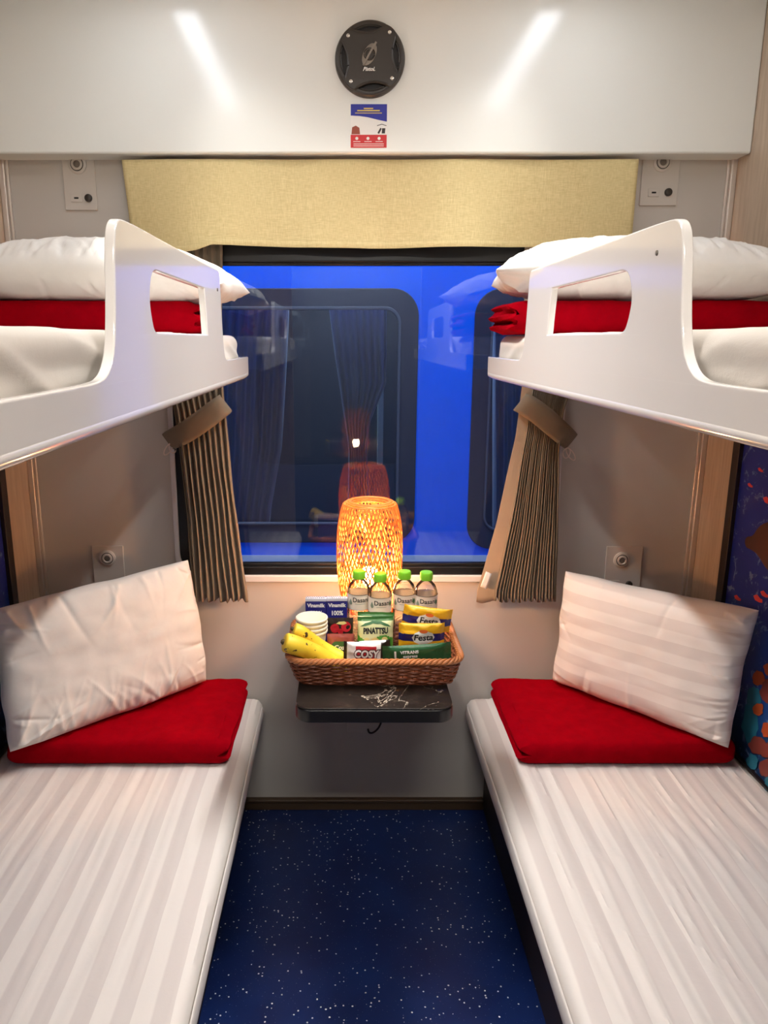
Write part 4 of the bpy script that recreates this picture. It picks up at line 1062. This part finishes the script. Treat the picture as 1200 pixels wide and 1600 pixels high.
# ------------------------------------------------------------------ the train on the next track
TYY = 1.06
W1 = rrect(-1.0, .63, .245, 1.727, .11); W2 = rrect(.49, .60, 1.75, 1.727, .11)
tr = thing('train_carriage', 'blue train carriage with dark windows standing on the next track', 'train', (0, TYY, -.9))
SH = [(-2.6, -.9), (2.6, -.9), (2.6, 2.9), (-2.6, 2.9)]
plate(SH, [W1, W2], .05, 'Y', TYY, .002).build('car_body', 'train_blue', tr)
b = MB(); b.rbox((-2.6, TYY - .002, .508), (2.6, TYY + .001, .566), 0); b.build('white_stripe', 'train_white', tr)
for k, (x0, x1, z0, z1) in enumerate(((-1.0, .245, .63, 1.727), (.49, 1.75, .60, 1.727))):
    fr = plate(rrect(x0 - .004, z0 - .004, x1 + .004, z1 + .004, .112), [rrect(x0 + .07, z0 + .085, x1 - .075, z1 - .075, .07)], .03, 'Y', TYY - .006, .004).build('window_frame', 'train_rubber', tr)
    plate(rrect(x0 + .066, z0 + .08, x1 - .07, z1 - .07, .07), [rrect(x0 + .076, z0 + .090, x1 - .082, z1 - .084, .06)], .022, 'Y', TYY - .011, .003).build('inner_frame', 'train_inner', fr)
    b = MB(); b.rbox((x0 + .06, TYY + .03, z0 + .06), (x1 - .06, TYY + .034, z1 - .06), 0); b.build('window_pane', 'train_glass', fr)
b = MB(); b.rbox((-2.6, TYY + 1.9, -.2), (2.6, TYY + 1.95, 2.6), 0); b.rbox((-2.6, TYY + .06, .2), (2.6, TYY + 1.9, .24), 0); b.rbox((-2.6, TYY + .06, 2.3), (2.6, TYY + 1.9, 2.34), 0); b.build('compartment_lining', 'train_dark', tr)
b = MB(); b.rbox((.10, TYY + .5, .9), (.13, TYY + .53, 1.75), .004); b.rbox((-.02, TYY + .5, 1.64), (.13, TYY + .53, 1.67), .004); b.build('pale_bars', 'train_pale', tr)  # pale bars set behind the carriage glass
b = MB()
for j in range(5): b.rbox((-.0, TYY + .55, 1.28 + j * .055), (.10, TYY + .56, 1.31 + j * .055), .002)
b.build('pale_slats', 'train_slat', tr)  # row of pale slats beside the bars
def tcurt(px_in, px_out, Y, ztop, zbot, npl, label, seed):
    ti, to = edge_tab(px_in, Y), edge_tab(px_out, Y); b_ = MB()
    def fn(u, v):
        z = zbot + (ztop - zbot) * v; x = interp(to, z) + (interp(ti, z) - interp(to, z)) * u
        return (x, Y + .02 * math.sin(u * npl * 2 * PI + .6 * math.sin(z * 2)) * (.7 + .5 * noise.noise(Vector((u * 5, z, seed)))), z)
    b_.grid(fn, npl * 8 + 1, 40); o_ = b_.build('train_curtain', 'train_curtain', solid=.002); tag(o_, label, 'curtain', 'curtains in the next train'); return o_
Yt = TYY + .16
tcurt([(452, 480), (446, 600), (440, 700), (424, 790), (420, 830)], [(318, 480), (318, 830)], Yt, 1.72, .64, 9, 'grey curtain at the left end of the blue train window', 1.0)
tcurt([(514, 480), (524, 560), (536, 640), (545, 700), (543, 830)], [(604, 480), (603, 600), (578, 660), (573, 700), (580, 830)], Yt, 1.72, .64, 8, 'grey tied curtain in the middle of the blue train window', 2.0)
tcurt([(770, 480), (770, 830)], [(860, 480), (860, 830)], Yt, 1.72, .64, 7, 'grey curtain in the second blue train window', 3.0)
b = MB(); b.rbox((-4, -.1, -1.1), (4, 5, -1.0), 0); struct(b.build('ground', plain('track_ballast', (70, 68, 66), .9)))

# ------------------------------------------------------------------ added fill lamps, sky
def area(name, loc, rot, sx, sy, power, color):
    l = bpy.data.lights.new(name, 'AREA'); l.shape = 'RECTANGLE'; l.size = sx; l.size_y = sy; l.energy = power; l.color = color
    o_ = bpy.data.objects.new(name, l); COL.objects.link(o_); o_.location = loc; o_.rotation_euler = rot; return o_
for sd in (-1, 1):                                    # fill lamps added under the strips, tilted towards the opposite berths
    ar = area('strip_fill', (sd * .5, -.67, ZC - .045), (0, sd * math.radians(26), 0), .05, .85, 6.4, (1, .965, .925)); ar.data.spread = math.radians(80)
area('train_side_fill', (0, .35, 3.6), (math.radians(22), 0, 0), 3.5, .3, 108, (.92, .96, 1))  # added lamp without a fixture, lights the blue carriage side
area('carriage_fill', (-.2, 1.55, 2.28), (0, 0, 0), .8, .2, 22, (.62, .78, 1))  # added cool lamp, lifts the dark interior behind the carriage windows
w = bpy.data.worlds.new('world'); SC.world = w; w.use_nodes = True
bg = w.node_tree.nodes['Background']; bg.inputs[0].default_value = (.10, .16, .34, 1); bg.inputs[1].default_value = 1.5
SC.cycles.max_bounces = 10; SC.cycles.transparent_max_bounces = 24; SC.cycles.sample_clamp_indirect = 6
